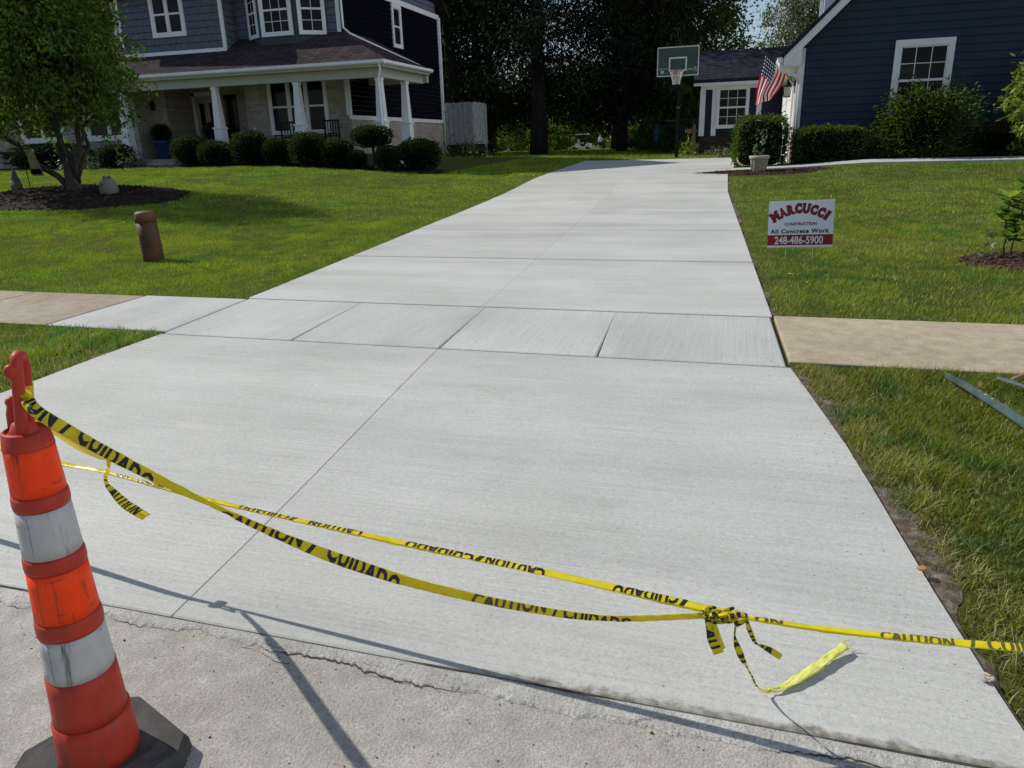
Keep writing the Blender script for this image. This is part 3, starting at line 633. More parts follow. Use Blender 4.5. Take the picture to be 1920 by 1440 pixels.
# ---------------------------------------------------------------- the navy house on the right
def right_house():
    h = thing('navy_house', 'dark navy house with white trim, gable garage end and low rear wing', 'house', (4, 24, .9))
    y0, xl, xr, zg = 22.6, 1.22, 10.4, .6; ze = 3.72; sl = 1.0; xm = (xl+xr)/2
    m = MB(); m.box((xl, y0, zg), (xr, 31.5, ze)); m.prism([(xl, y0, ze), (xr, y0, ze), (xm, y0, ze+sl*(xr-xl)/2)], (0, 8.9, 0)); m.build('wall', 'navypanel', h)
    fr = frame_of((0, y0, 0), EX, -EY)
    def clip(z): k = max(0, z-ze-.02)/sl; return xl+.12+k, xr-.12-k
    courses(h, fr, 0, 0, 1.72, 7.6, .187, 'navy', 'siding_board', clip)
    m = MB(); m.box((xl-.04, y0-.04, 1.72), (xl+.12, y0+.1, ze)); m.box((xr-.12, y0-.04, 1.72), (xr+.04, y0+.1, ze)); m.build('corner_board', 'white', h)
    m = MB(); m.box((xl-.03, y0-.035, 1.66), (xr+.03, y0-.001, 1.72)); m.build('trim_board', 'navypanel', h)
    # rake boards, soffit, roof
    m = MB()
    for sx in (1, -1):
        X = (lambda d: xl+d) if sx == 1 else (lambda d: xr-d)
        q = [(X(-.42), y0-.30, ze-.46), (X(4.59), y0-.30, ze+4.55), (X(4.59), y0-.30, ze+4.80), (X(-.42), y0-.30, ze-.21)]; m.prism(q, (0, .03, 0))
        q = [(X(0), y0-.05, ze-.02), (X(4.59), y0-.05, ze+4.55), (X(4.59), y0-.05, ze+4.75), (X(0), y0-.05, ze+.20)]; m.prism(q, (0, .05, 0))
        q = [(X(-.42), y0-.271, ze-.38), (X(4.59), y0-.271, ze+4.63), (X(4.59), y0-.271, ze+4.66), (X(-.42), y0-.271, ze-.35)]; m.prism(q, (0, .27, 0))
    m.prism([(xl-.42, y0-.268, ze-.42), (xl+.02, y0-.268, ze-.42), (xl+.02, y0-.268, ze-.02)], (0, .02, 0))
    m.build('rake_board', 'white', h)
    m = MB()
    for sx in (1, -1):
        X = (lambda d: xl+d) if sx == 1 else (lambda d: xr-d)
        m.hexa([(X(-.45), y0-.34, ze-.24), (X(4.6), y0-.34, ze+4.81), (X(4.6), 31.8, ze+4.81), (X(-.45), 31.8, ze-.24), (X(-.50), y0-.34, ze-.17), (X(4.6), y0-.34, ze+4.93), (X(4.6), 31.8, ze+4.93), (X(-.50), 31.8, ze-.17)])
    m.build('roof', 'roofB', h)
    # dormer on the lit slope
    dz = ze+.95; m = MB(); m.box((xl+.55, 23.6, dz-.4), (xl+2.4, 25.2, dz+1.0)); d_ = m.build('dormer', 'white', h)
    m = MB(); m.prism([(xl+.35, 23.45, dz+.95), (xl+.35, 25.35, dz+.95), (xl+.35, 24.4, dz+1.75)], (2.6, 0, 0)); m.build('dormer_roof', 'roofB', d_)
    m = MB(); m.box((xl+.535, 23.75, dz), (xl+.55, 25.05, dz+.8)); m.build('pane', 'glass', d_)
    # eave soffit, gutter and downspout on the garage-door side
    m = MB(); m.box((xl-.43, y0-.26, ze-.46), (xl-.001, 31.6, ze-.42)); m.box((xl-.46, y0-.29, ze-.46), (xl-.431, 31.6, ze-.24)); m.build('soffit', 'cream', h)
    m = MB(); m.prism([(xl-.462, y0-.34, ze-.36), (xl-.56, y0-.34, ze-.32), (xl-.575, y0-.34, ze-.22), (xl-.462, y0-.34, ze-.22)], (0, 9.2, 0)); m.build('gutter', 'white', h)
    m = MB(); m.tube([(xl-.51, y0-.24, ze-.33), (xl-.51, y0-.24, ze-.46), (xl-.44, y0-.22, ze-.54), (xl+.0, y0-.10, ze-.70), (xl+.05, y0-.085, ze-.82), (xl+.05, y0-.085, 1.1)], .042, 8); m.build('downspout', 'white', h)
    # garage front wall (faces the drive): cream boards with doors
    m = MB(); m.box((xl-.02, y0+.002, 1.78), (xl-.001, 31.4, ze-.47)); m.build('wall', 'cream', h)
    for a in (24.1, 27.5):
        m = MB(); m.box((xl-.05, a, zg+.2), (xl-.021, a+2.8, 3.1)); gd = m.build('garage_door', 'white', h)
        for k in range(4):
            m = MB(); m.box((xl-.065, a+.03, .95+.54*k), (xl-.051, a+2.77, 1.46+.54*k)); m.build('panel', 'white', gd)
    # brick base: each brick near the corner is a piece, on a mortar backing
    m = MB(); m.box((xl-.03, y0-.03, zg), (xr, y0-.002, 1.66)); m.box((xl-.03, y0-.03, zg), (xl-.002, 24.0, 1.70)); base = m.build('brick_base', 'mortar', h)
    bm_ = MB(); bm_.box((-.096, -.025, -.028), (.096, .025, .028)); bo = bm_.build('brick', 'dbrick', None); bme = bo.data; bpy.data.objects.remove(bo)
    def brick(p, rz=0):
        b = bpy.data.objects.new('brick', bme); COL.objects.link(b); b.parent = base; b.location = Vector(p)-origin(base); b.rotation_euler = (0, 0, rz)
    for k in range(12):
        z = .80+.073*k; off = .1*(k % 2)
        for i in range(17): brick((xl+.07+.204*i+off-.03, y0-.022, z))
        for i in range(3): brick((xl-.022, y0+.10+.204*i+off, z), math.pi/2)
    m = MB()
    for k in range(12):
        z = .80+.073*k
        for i in range(27): x = xl+3.6+.204*i+.1*(k % 2); m.box((x-.096, y0-.047, z-.028), (x+.096, y0+.0, z+.028))
    tag(m.build('brick_mass', 'dbrick', h), kind='stuff')
    m = MB()
    for i in range(120):
        x = xl+.02+.077*i
        if x < xr: m.box((x, y0-.075, 1.665), (x+.068, y0-.002, 1.715))
    m.build('brick_cap', 'dbrick', h)
    window(h, (4.16, y0-.025, 2.80), EX, -EY, 1.08, 1.62, 3, 2, 1, .14, label='white framed window behind the big shrub')
    # rear wing
    yw = 31.0
    m = MB(); m.box((-1.75, yw, .6), (2.2, 36, 3.5)); m.build('wing_wall', 'navypanel', h)
    m = MB(); m.hexa([(-2.05, yw-.45, 3.5), (2.4, yw-.45, 3.5), (2.4, 33.4, 4.75), (-2.05, 33.4, 4.75), (-2.05, yw-.45, 3.62), (2.4, yw-.45, 3.62), (2.4, 33.4, 4.87), (-2.05, 33.4, 4.87)])
    m.hexa([(-2.05, 33.401, 4.75), (2.4, 33.401, 4.75), (2.4, 36.4, 3.5), (-2.05, 36.4, 3.5), (-2.05, 33.401, 4.87), (2.4, 33.401, 4.87), (2.4, 36.4, 3.62), (-2.05, 36.4, 3.62)]); m.build('wing_roof', 'roofB', h)
    m = MB(); m.box((-2.03, yw-.44, 3.40), (2.3, yw-.40, 3.5)); m.box((-1.78, yw-.4, 3.46), (2.2, yw, 3.5)); m.box((-1.78, yw-.05, 3.28), (1.2, yw-.001, 3.46)); m.box((-1.80, yw-.04, 1.62), (-1.60, yw+.02, 3.28)); m.build('wing_trim', 'white', h)
    for x in (-1.26, .36):
        m = MB(); m.box((x-.09, yw-.035, 1.62), (x+.09, yw-.001, 3.28)); m.build('wing_trim', 'white', h)
    window(h, (-.60, yw-.02, 2.62), EX, -EY, 1.0, 1.3, 3, 2, 1, .10, label='window of the rear wing')
    m = MB(); m.box((-1.77, yw-.04, .6), (2.0, yw-.002, 1.60)); m.build('brick_base', brick_mat('dark_wing_brick', (.06, .04, .035), (.035, .025, .022), (.05, .045, .04)), h)
right_house()

# ---------------------------------------------------------------- foliage
def leaves(P, size, elong=1.7, out=None, droop=.0, seed=1, jitter=.35, bright=None):
    r = np.random.default_rng(seed); n = len(P)
    d_ = r.normal(size=(n, 3))
    if out is not None: d_ += out*1.0
    d_[:, 2] -= droop; d_ /= np.linalg.norm(d_, axis=1, keepdims=True)+1e-9
    q = r.normal(size=(n, 3)); q[:, 2] += .6
    s_ = np.cross(d_, q); s_ /= np.linalg.norm(s_, axis=1, keepdims=True)+1e-9
    L = size*(1+r.uniform(-jitter, jitter, (n, 1))); W_ = L/elong
    V = np.stack([P-d_*L/2, P+s_*W_/2, P+d_*L/2, P-s_*W_/2], 1).reshape(-1, 3)
    F = np.arange(4*n).reshape(-1, 4)
    b = r.uniform(.65, 1.35, n) if bright is None else bright*r.uniform(.8, 1.2, n)
    c = np.stack([b*r.uniform(.85, 1.2, n), b, b*r.uniform(.7, 1.1, n)], 1); c = np.repeat(c, 4, 0)
    return V, F, c
def crown_points(center, rad, ncl, per, spread, seed, lo=.35, zmin=-1.0, lump=.25):
    r = np.random.default_rng(seed); u = r.normal(size=(ncl, 3)); u /= np.linalg.norm(u, axis=1, keepdims=True)
    u[:, 2] = np.where(u[:, 2] < zmin, -u[:, 2], u[:, 2])
    k = (lo+(1-lo)*r.random(ncl)**.6)*(1+lump*(r.random(ncl)-.6)); C_ = np.array(center)+u*k[:, None]*np.array(rad)
    P = np.repeat(C_, per, 0)+r.normal(size=(ncl*per, 3))*spread*np.array([1, 1, .7]); br = np.repeat(r.uniform(.6, 1.3, ncl), per)
    out = P-np.array(center); out /= np.linalg.norm(out, axis=1, keepdims=True)+1e-9
    return P, br, out, C_
def limb(mb, a, b, r0, r1, seed, bend=.12, n=6, seg=7):
    r = random.Random(seed); a, b = Vector(a), Vector(b); L = (b-a).length; pts = []
    for i in range(n+1):
        t = i/n; p = a.lerp(b, t)
        if 0 < i: p += Vector((r.uniform(-1, 1), r.uniform(-1, 1), r.uniform(-.3, .6)))*L*bend*math.sin(math.pi*t)*.6
        pts.append(p)
    mb.tube(pts, [r0+(r1-r0)*(i/n)**.8 for i in range(n+1)], seg); return pts

# front-yard tree in its mulch ring
TX, TYY = -13.8, 13.05
def front_tree():
    z0 = gz(TX, TYY)+.10; t = thing('front_yard_tree', 'small multi-stemmed green leafy tree in a round mulch bed', 'tree', (TX, TYY, z0))
    m = MB(); z = z0
    stems = [((-.28, -.05, .1), (-1.7, -.3, 1.35), .10), ((-.1, 0, .1), (-.75, .3, 2.2), .095), ((.0, .05, .1), (-.2, -.2, 2.5), .10), ((.08, 0, .1), (.35, .4, 2.4), .095), ((.14, .05, .15), (.75, -.1, 2.0), .08), ((0, .1, .2), (.2, .9, 2.2), .07)]
    m.tube([(TX-.02, TYY, z-.15), (TX-.02, TYY, z+.05), (TX-.05, TYY, z+.3), (TX-.06, TYY, z+.6)], [.22, .165, .13, .08], 12)
    tips = []
    for k, (a, b, r0) in enumerate(stems):
        pts = limb(m, (TX+a[0]*.5, TYY+a[1], z+a[2]), (TX+b[0], TYY+b[1], z+b[2]), r0*.72, r0*.42, k, .10)
        for j in range(4):
            rr = random.Random(k*9+j); e = pts[-1]+Vector((rr.uniform(-1, 1), rr.uniform(-1, 1), rr.uniform(.3, 1.2))).normalized()*rr.uniform(.7, 1.3)
            limb(m, pts[-1-(j % 2)], e, r0*.5, .012, k*7+j, .12, 5, 6)
    limb(m, (TX-.9, TYY-.15, z+.75), (TX-2.4, TYY-.4, z+1.0), .05, .015, 44, .1)
    m.build('trunk', 'bark', t)
    P, br, out, C_ = crown_points((TX-.22, TYY, z+2.70), (1.70, 1.80, 2.05), 640, 64, .16, 3, .22, -.80, .34)
    extra = np.array([[TX+1.50, TYY-.4, z+2.6], [TX+1.35, TYY-.3, z+2.95], [TX+1.45, TYY, z+2.2], [TX-1.5, TYY-.6, z+1.45], [TX-1.0, TYY-1.0, z+1.5], [TX+1.0, TYY-.6, z+1.45], [TX+1.3, TYY-.2, z+1.65], [TX-1.8, TYY, z+1.6]])
    P2 = np.repeat(extra, 70, 0)+np.random.default_rng(4).normal(size=(560, 3))*.15
    P = np.concatenate([P, P2]); br = np.concatenate([br, np.full(560, 1.05)]); out = np.concatenate([out, np.zeros((560, 3))])
    br = br*(.75+.35*sst((P[:, 2]-(z+1.6))/2.6)) if False else br
    V, F, c = leaves(P, .110, 2.4, out*.7, .75, 5, bright=br)
    np_mesh('crown', V, F, 'leaf', t, c)
front_tree()

def shrub_mesh(name, size, n, leaf, mat, p=2.3, seed=1, jit=.10, elong=1.5, fill=.86):
    """returns two meshes (core, foliage) of a unit-placed clipped shrub centred on its base"""
    r = np.random.default_rng(seed); u = r.normal(size=(n, 3)); u /= np.linalg.norm(u, axis=1, keepdims=True)
    u[:, 2] = np.abs(u[:, 2])*np.where(r.random(n) < .38, -1, 1)
    k = (np.abs(u)**p).sum(1)**(-1/p); q = u*k[:, None]; q *= (1+r.normal(size=(n, 1))*jit*.5)
    lump = 1+jit*(vnoise(u[:, 0]*3+u[:, 2], u[:, 1]*3, 1.3, seed)-.5)*1.6; q *= lump[:, None]
    st = r.random(n) < .035; q[st & (u[:, 2] > -.2)] *= 1.10+.12*r.random()
    P = q*np.array(size)/2+np.array([0, 0, size[2]/2]); V, F, c = leaves(P, leaf, elong, u*.9, 0, seed, bright=np.clip(r.normal(1, .22, n), .4, 1.7))
    V[:, 2] = np.maximum(V[:, 2], .0)
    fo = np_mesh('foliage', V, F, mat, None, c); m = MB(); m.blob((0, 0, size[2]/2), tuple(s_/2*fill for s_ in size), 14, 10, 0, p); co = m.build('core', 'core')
    a, b = fo.data, co.data; bpy.data.objects.remove(fo); bpy.data.objects.remove(co); return a, b
def shrub(name, label, cat, x, y, meshes, sc=(1, 1, 1), rz=0, group=None, z=None):
    t = thing(name, label, cat, (x, y, gz(x, y) if z is None else z), group, rz); t.scale = sc
    for nm, me in (('foliage', meshes[0]), ('core', meshes[1])):
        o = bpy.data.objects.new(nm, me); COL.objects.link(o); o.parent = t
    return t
BX = [shrub_mesh('b', (1, 1, .86), 2600, .062, 'box', 2.4, s_) for s_ in (1, 2, 3)]
g_ = 'clipped boxwood balls along the porch'
bl = [(-16.75, 20.45, 1.02, .90, 'clipped boxwood ball right of the porch steps'), (-15.7, 20.3, .96, .72, 'low boxwood ball in front of the second white column'), (-14.6, 20.5, 1.10, .98, 'large sunlit boxwood ball between two porch columns'),
      (-13.65, 20.5, .84, .76, 'small boxwood ball in front of the black porch chair'), (-12.5, 20.45, 1.1, .94, 'round boxwood below the third white column'), (-11.6, 20.5, .9, .78, 'boxwood ball beneath the right end of the porch window'),
      (-10.95, 20.45, .58, .52, 'smallest boxwood ball, beside the lollipop topiary'), (-9.85, 20.3, .72, .68, 'small boxwood ball right of the topiary stem'), (-9.15, 20.9, 1.2, .88, 'broad boxwood at the corner of the porch'),
      (-19.9, 20.7, 1.1, .72, 'boxwood ball left of the porch steps behind the tree')]
for i, (x, y, w_, h_, lb) in enumerate(bl): shrub('boxwood', lb, 'shrub', x, y, BX[i % 3], (w_, w_, h_/.86), i*1.3, g_)
shrub('boxwood', 'wide dark low hedge behind the front yard tree', 'hedge', -23.0, 20.9, BX[1], (3.6, 1.0, .95), .0)
# lollipop topiary
t = thing('topiary', 'dark lollipop topiary on a bare stem by the porch corner', 'shrub', (-10.35, 20.35, gz(-10.35, 20.35)))
m = MB(); m.tube([(-10.35, 20.35, gz(-10.35, 20.35)-.05), (-10.33, 20.35, 1.35), (-10.35, 20.35, 1.75)], .035, 7); m.build('stem', 'darkbark', t)
o = bpy.data.objects.new('foliage', BX[2][0]); COL.objects.link(o); o.parent = t; o.location = (0, 0, .62); o.scale = (1.12, 1.0, .70)
o = bpy.data.objects.new('core', BX[2][1]); COL.objects.link(o); o.parent = t; o.location = (0, 0, .62); o.scale = (1.12, 1.0, .70)
# right-hand shrubs
HB = shrub_mesh('h', (1.3, 1.25, 1.32), 5200, .062, 'hedge', 5.5, 8, .07)
shrub('square_hedge', 'square clipped hedge beside the garage behind the stone pot', 'hedge', .34, 22.0, HB, (1, .9, 1), .05)
HC = shrub_mesh('h2', (1.7, .85, .86), 4600, .062, 'hedge', 4.5, 9, .08)
shrub('low_hedge', 'low flat-topped hedge against the navy gable wall', 'hedge', 2.10, 22.05, HC)
BS = shrub_mesh('bs', (1.72, 1.15, 1.58), 7500, .085, 'hedge', 2.8, 14, .32, 1.9, .62)
shrub('big_shrub', 'large loose shrub growing in front of the gable window', 'shrub', 4.32, 21.95, BS)
LS = shrub_mesh('ls', (1.4, .8, .75), 1700, .09, 'box', 2.2, 21, .35, 2.4, .6)
shrub('low_shrub', 'low dark strappy plants right of the large loose shrub', 'shrub', 6.0, 22.05, LS); shrub('low_shrub', 'small leafy shrub between the hedge and the large shrub', 'shrub', 3.2, 21.85, LS, (.55, .7, .9), 1.)
def lime_bush():
    x, y = 6.75, 21.3; z = gz(x, y); t = thing('lime_bush', 'bright yellow-green drooping bush at the right edge', 'shrub', (x, y, z))
    P, br, out, C_ = crown_points((x, y, z+1.25), (.95, .95, 1.35), 150, 22, .13, 31, .45, -.9, .3); P[:, 2] = np.maximum(P[:, 2], z+.1)
    V, F, c = leaves(P, .19, 3.4, out*1.1, .9, 32, bright=br); np_mesh('foliage', V, F, 'lime', t, c)
    m = MB()
    for k in range(9): limb(m, (x+.1*math.cos(k), y+.1*math.sin(k), z-.05), (x+.7*math.cos(k*.7), y+.7*math.sin(k*.7), z+1.2+.14*k), .022, .006, k, .1, 5, 5)
    m.build('stems', 'bark', t)
lime_bush()
def weeds(name, label, x, y, w_, h_, n, mat, size, seed, elong=3.0, z=None, cat='plant'):
    z = gz(x, y) if z is None else z; r = np.random.default_rng(seed); t = thing(name, label, cat, (x, y, z))
    P = np.stack([x+r.normal(size=n)*w_*.3, y+r.normal(size=n)*w_*.3, z+np.abs(r.normal(size=n))*h_*.45+.02], 1); out = (P-np.array([x, y, z])); out /= np.linalg.norm(out, axis=1, keepdims=True)+1e-6
    V, F, c = leaves(P, size, elong, out*1.3, -.3, seed); np_mesh('foliage', V, F, mat, t, c); return t
weeds('flowering_plant', 'pale variegated plant at the left of the porch steps', -19.25, 20.6, .7, .55, 420, 'silver', .09, 41, 2.0)
weeds('flowering_plant', 'pale variegated plant behind the tree trunk', -20.9, 20.3, 1.3, .6, 700, 'silver', .09, 42, 2.0)
weeds('ground_cover', 'low leafy plants under the weathered fence', -11.3, 31.0, 2.2, .6, 900, 'box', .13, 43, 2.0); weeds('ground_cover', 'pale leafy plants below the rear wing window', -.9, 30.3, 1.3, .35, 420, 'silver', .12, 44, 3.0)
weeds('garden_plant', 'bright leafy perennial beside the iron fence end', -2.1, 31.2, .7, .6, 420, 'lime', .13, 45, 2.6)

# ---------------------------------------------------------------- background trees
def trunk_mesh(h, r0, seed, branches=10, zb=.3):
    m = MB(); r = random.Random(seed); pts = [(r.uniform(-.1, .1)*k*.6, r.uniform(-.1, .1)*k*.6, h*k/8-.3*(k == 0)) for k in range(9)]
    m.tube(pts, [r0*1.45, r0*1.02, r0*.92, r0*.82, r0*.70, r0*.56, r0*.42, r0*.26, r0*.08], 10)
    for b in range(branches):
        k = r.uniform(zb, .9); a = r.uniform(0, 6.28); L = h*.26*(1.15-k); z = h*k
        limb(m, (0, 0, z), (L*math.cos(a), L*math.sin(a), z+L*r.uniform(-.15, .5)), r0*.30*(1.1-k)+.02, .015, seed*31+b, .10, 5, 6)
    o = m.build('trunk', 'darkbark'); me = o.data; bpy.data.objects.remove(o); return me
def conifer_mesh(h, rad, seed, zlow=.2, n=180, per=130, leaf=.21):
    r = np.random.default_rng(seed); P = []; br = []
    for i in range(n):
        t_ = zlow+(1-zlow)*(r.random()**1.15); R_ = rad*(1.0-t_)**.75*r.uniform(.65, 1.1)+.25; a = r.uniform(0, 2*np.pi); z = h*t_
        s_ = r.random(per)**.7; x = R_*s_*np.cos(a); y = R_*s_*np.sin(a); zz = z-.22*R_*s_**1.5
        p = np.stack([x, y, zz], 1)+r.normal(size=(per, 3))*np.array([.34, .34, .22])*(.5+.9*s_[:, None]); p[:, 2] -= np.abs(r.normal(size=per))*.22
        P.append(p); br.append(np.full(per, r.uniform(.5, 1.35)))
    P = np.concatenate(P); V, F, c = leaves(P, leaf, 2.6, None, .6, seed, bright=np.concatenate(br)); o = np_mesh('crown', V, F, 'pine', None, c); me = o.data; bpy.data.objects.remove(o); return me
def round_mesh(h, rad, mat, seed, zc=.6, ncl=260, per=110, leaf=.20, sp=.42, elong=1.6):
    P, br, out, C_ = crown_points((0, 0, h*zc), (rad, rad, h*(1-zc)), ncl, per, sp, seed, .35, -.85, .3)
    V, F, c = leaves(P, leaf, elong, out*.5, .3, seed, bright=br); o = np_mesh('crown', V, F, mat, None, c); me = o.data; bpy.data.objects.remove(o); return me
CON = [(conifer_mesh(17, 4.8, 51, .20), trunk_mesh(17, .30, 1, 16)), (conifer_mesh(16, 4.6, 52, .15), trunk_mesh(16, .22, 2, 14)), (conifer_mesh(18, 5.2, 53, .13), trunk_mesh(18, .26, 3, 14))]
RND = [(round_mesh(13, 4.2, 'maple', 61, .58), trunk_mesh(10, .2, 4, 9)), (round_mesh(14, 4.6, 'maple', 62, .55), trunk_mesh(10, .22, 5, 9)), (round_mesh(12, 4.0, 'silver', 63, .58, 250, 110, .16), trunk_mesh(10, .18, 6, 10))]
SHR = [(round_mesh(3.2, 2.2, 'maple', 71, .45, 70, 55, .22, .26), trunk_mesh(1.6, .06, 7, 4)), (round_mesh(2.6, 2.4, 'leaf', 72, .42, 70, 55, .22, .26), trunk_mesh(1.4, .06, 8, 4))]
def tree(name, label, pair, x, y, sc=1., rz=0., group=None, cat='tree', sxy=None):
    t = thing(name, label, cat, (x, y, gz(x, y)), group, rz); t.scale = (sxy or sc, sxy or sc, sc)
    for nm, me in (('crown', pair[0]), ('trunk', pair[1])):
        o = bpy.data.objects.new(nm, me); COL.objects.link(o); o.parent = t
    return t
gw = 'dark conifers behind the two houses'
tree('conifer', 'big conifer with a thick bare trunk left of the drive end', CON[0], -9.6, 36.3, 1.12, .4, gw)
tree('conifer', 'dark conifer with slim trunk behind the golf cart', CON[1], -5.9, 38.2, 1.0, 1.9, gw)
tree('conifer', 'dark conifer with slim trunk left of the basketball hoop', CON[2], -4.55, 39.8, 1.0, 3.0, gw)
for x, y, k, s_, lb in ((-14.8, 38.5, 2, 1.05, 'dark conifer standing just behind the weathered fence'), (-15.6, 45.0, 1, 1.1, 'dark conifer between the fence and the thick trunk'), (-18.5, 43.0, 0, 1.1, 'dark conifer rising behind the grey house corner'),
                        (-12.4, 46.5, 2, 1.05, 'conifer in the second row straight behind the thick trunk'), (-5.6, 45.5, 1, 1.05, 'conifer directly behind the basketball backboard'), (-23.5, 37.5, 2, 1.0, 'conifer hidden mostly by the grey house roof'), (-27, 46, 0, 1.1, 'conifer far left behind the grey house'), (-17.5, 53, 2, 1.15, 'conifer in the third row left of the thick trunk'), (-22.0, 52, 1, 1.2, 'third row conifer above the weathered fence'), (-9.3, 57, 1, 1.15, 'third row conifer between the slim trunks and the thick trunk')):
    tree('conifer', lb, CON[k], x, y, s_, x*1.7, gw)
tree('maple_tree', 'dark green maple right of the backboard', RND[0], -4.4, 47.5, 1.0, .3); tree('maple_tree', 'leafy maple above the rear wing roof', RND[1], .6, 60.0, .50, 1.3)
tree('silver_tree', 'silvery tall tree above the rear wing roof', RND[2], 4.0, 62.0, 1.42, .2, sxy=.85); tree('maple_tree', 'deep green tree touching the white rake board', RND[1], 9.0, 62.0, 1.3, 2.2); tree('silver_tree', 'second pale tree nearer the navy roof slope', RND[2], 7.0, 72, 1.5, 2.0)
tree('bush_tree', 'bright green young tree behind the iron fence', SHR[1], -2.6, 37.2, 1.75, 2.2, sxy=.78); tree('bush_tree', 'green young tree left of the basketball pole', SHR[1], -3.9, 39.0, 1.35, .9, sxy=.7)
for i, (x, y, k, s_, lb) in enumerate(((-17.5, 66, 0, 1.3, 'sunlit bush at the edge of the far lawn, left of the thick trunk'), (-15.4, 62, 1, .9, 'sunlit bush right of the thick conifer trunk'), (-24.5, 112, 0, 2.0, 'pale sunlit bush farthest back on the lawn'),
                                   (-9.2, 66, 1, .8, 'sunlit bush between the two slim trunks'), (-5.3, 43, 1, .5, 'arching dark bush beside the slim trunk'), (-22, 70, 1, 1.3, 'sunlit bush behind the weathered fence'))):
    tree('bush', lb, SHR[k], x, y, s_, i*1.1, 'sunlit bushes across the back lawn', 'bush')
def distant_wood():
    r = np.random.default_rng(77); P = []; 
    n = 26000; x = r.uniform(-150, 80, n); y = 132+r.normal(size=n)*5+.12*np.abs(x); hmax = (7.5+6*vnoise(x, 0*x, .10, 4))*(1-.45*np.exp(-((x-1)/9)**2)); z = gz(0, 100)+hmax*r.random(n)**.75
    P = np.stack([x, y, z], 1); V, F, c = leaves(P, 1.5, 1.4, None, .2, 78, bright=.6+.9*vnoise(x, z, .3, 3)); tag(np_mesh('distant_wood', V, F, 'maple', None, c), 'far belt of woodland closing the view', 'wood', kind='stuff')
distant_wood()

# ---------------------------------------------------------------- grass
def inpoly_road(x, y):
    re = np.interp(y, [1.75, 1.92, 2.49, 3.6, 4.9, 6.2, 16.5, 19.9, 40], [.84, .81, .73, .59, .36, .29, -.31, -.40, -.5]); le = np.interp(y, [1.75, 2.3, 3.4, 4.85, 6.25, 16.0, 20.4, 29, 40], [-5.15, -4.85, -4.63, -4.56, -4.68, -5.16, -5.28, -5.75, -6])
    re = np.where(y > 21.6, 1.1, re); le2 = le
    on = (x > le2) & (x < re) & (y < 28.3); on |= (y > 4.93) & (y < 6.21) & (x < -1); on |= (y > 4.99) & (y < 6.285) & (x > 0); on |= y < 1.9
    on |= (y > 20.72) & (x > -.4) & (x < 12) & (y < 36); on |= (x < -8.2) & (y > 20.0) & (y < 31.2); on |= ((x-TX)/2.6)**2+((y-TYY+.1)/1.75)**2 < 1
    on |= ((x-3.05)/.78)**2+((y-9.0)/.55)**2 < 1; on |= (x > -.45) & (y > 18.7) & (((x-.2)/1.7)**2+((y-20.6)/1.6)**2 < 1)
    on |= (x > -1.9) & (x < 2.3) & (y > 30.4) & (y < 37)
    return on, re, le
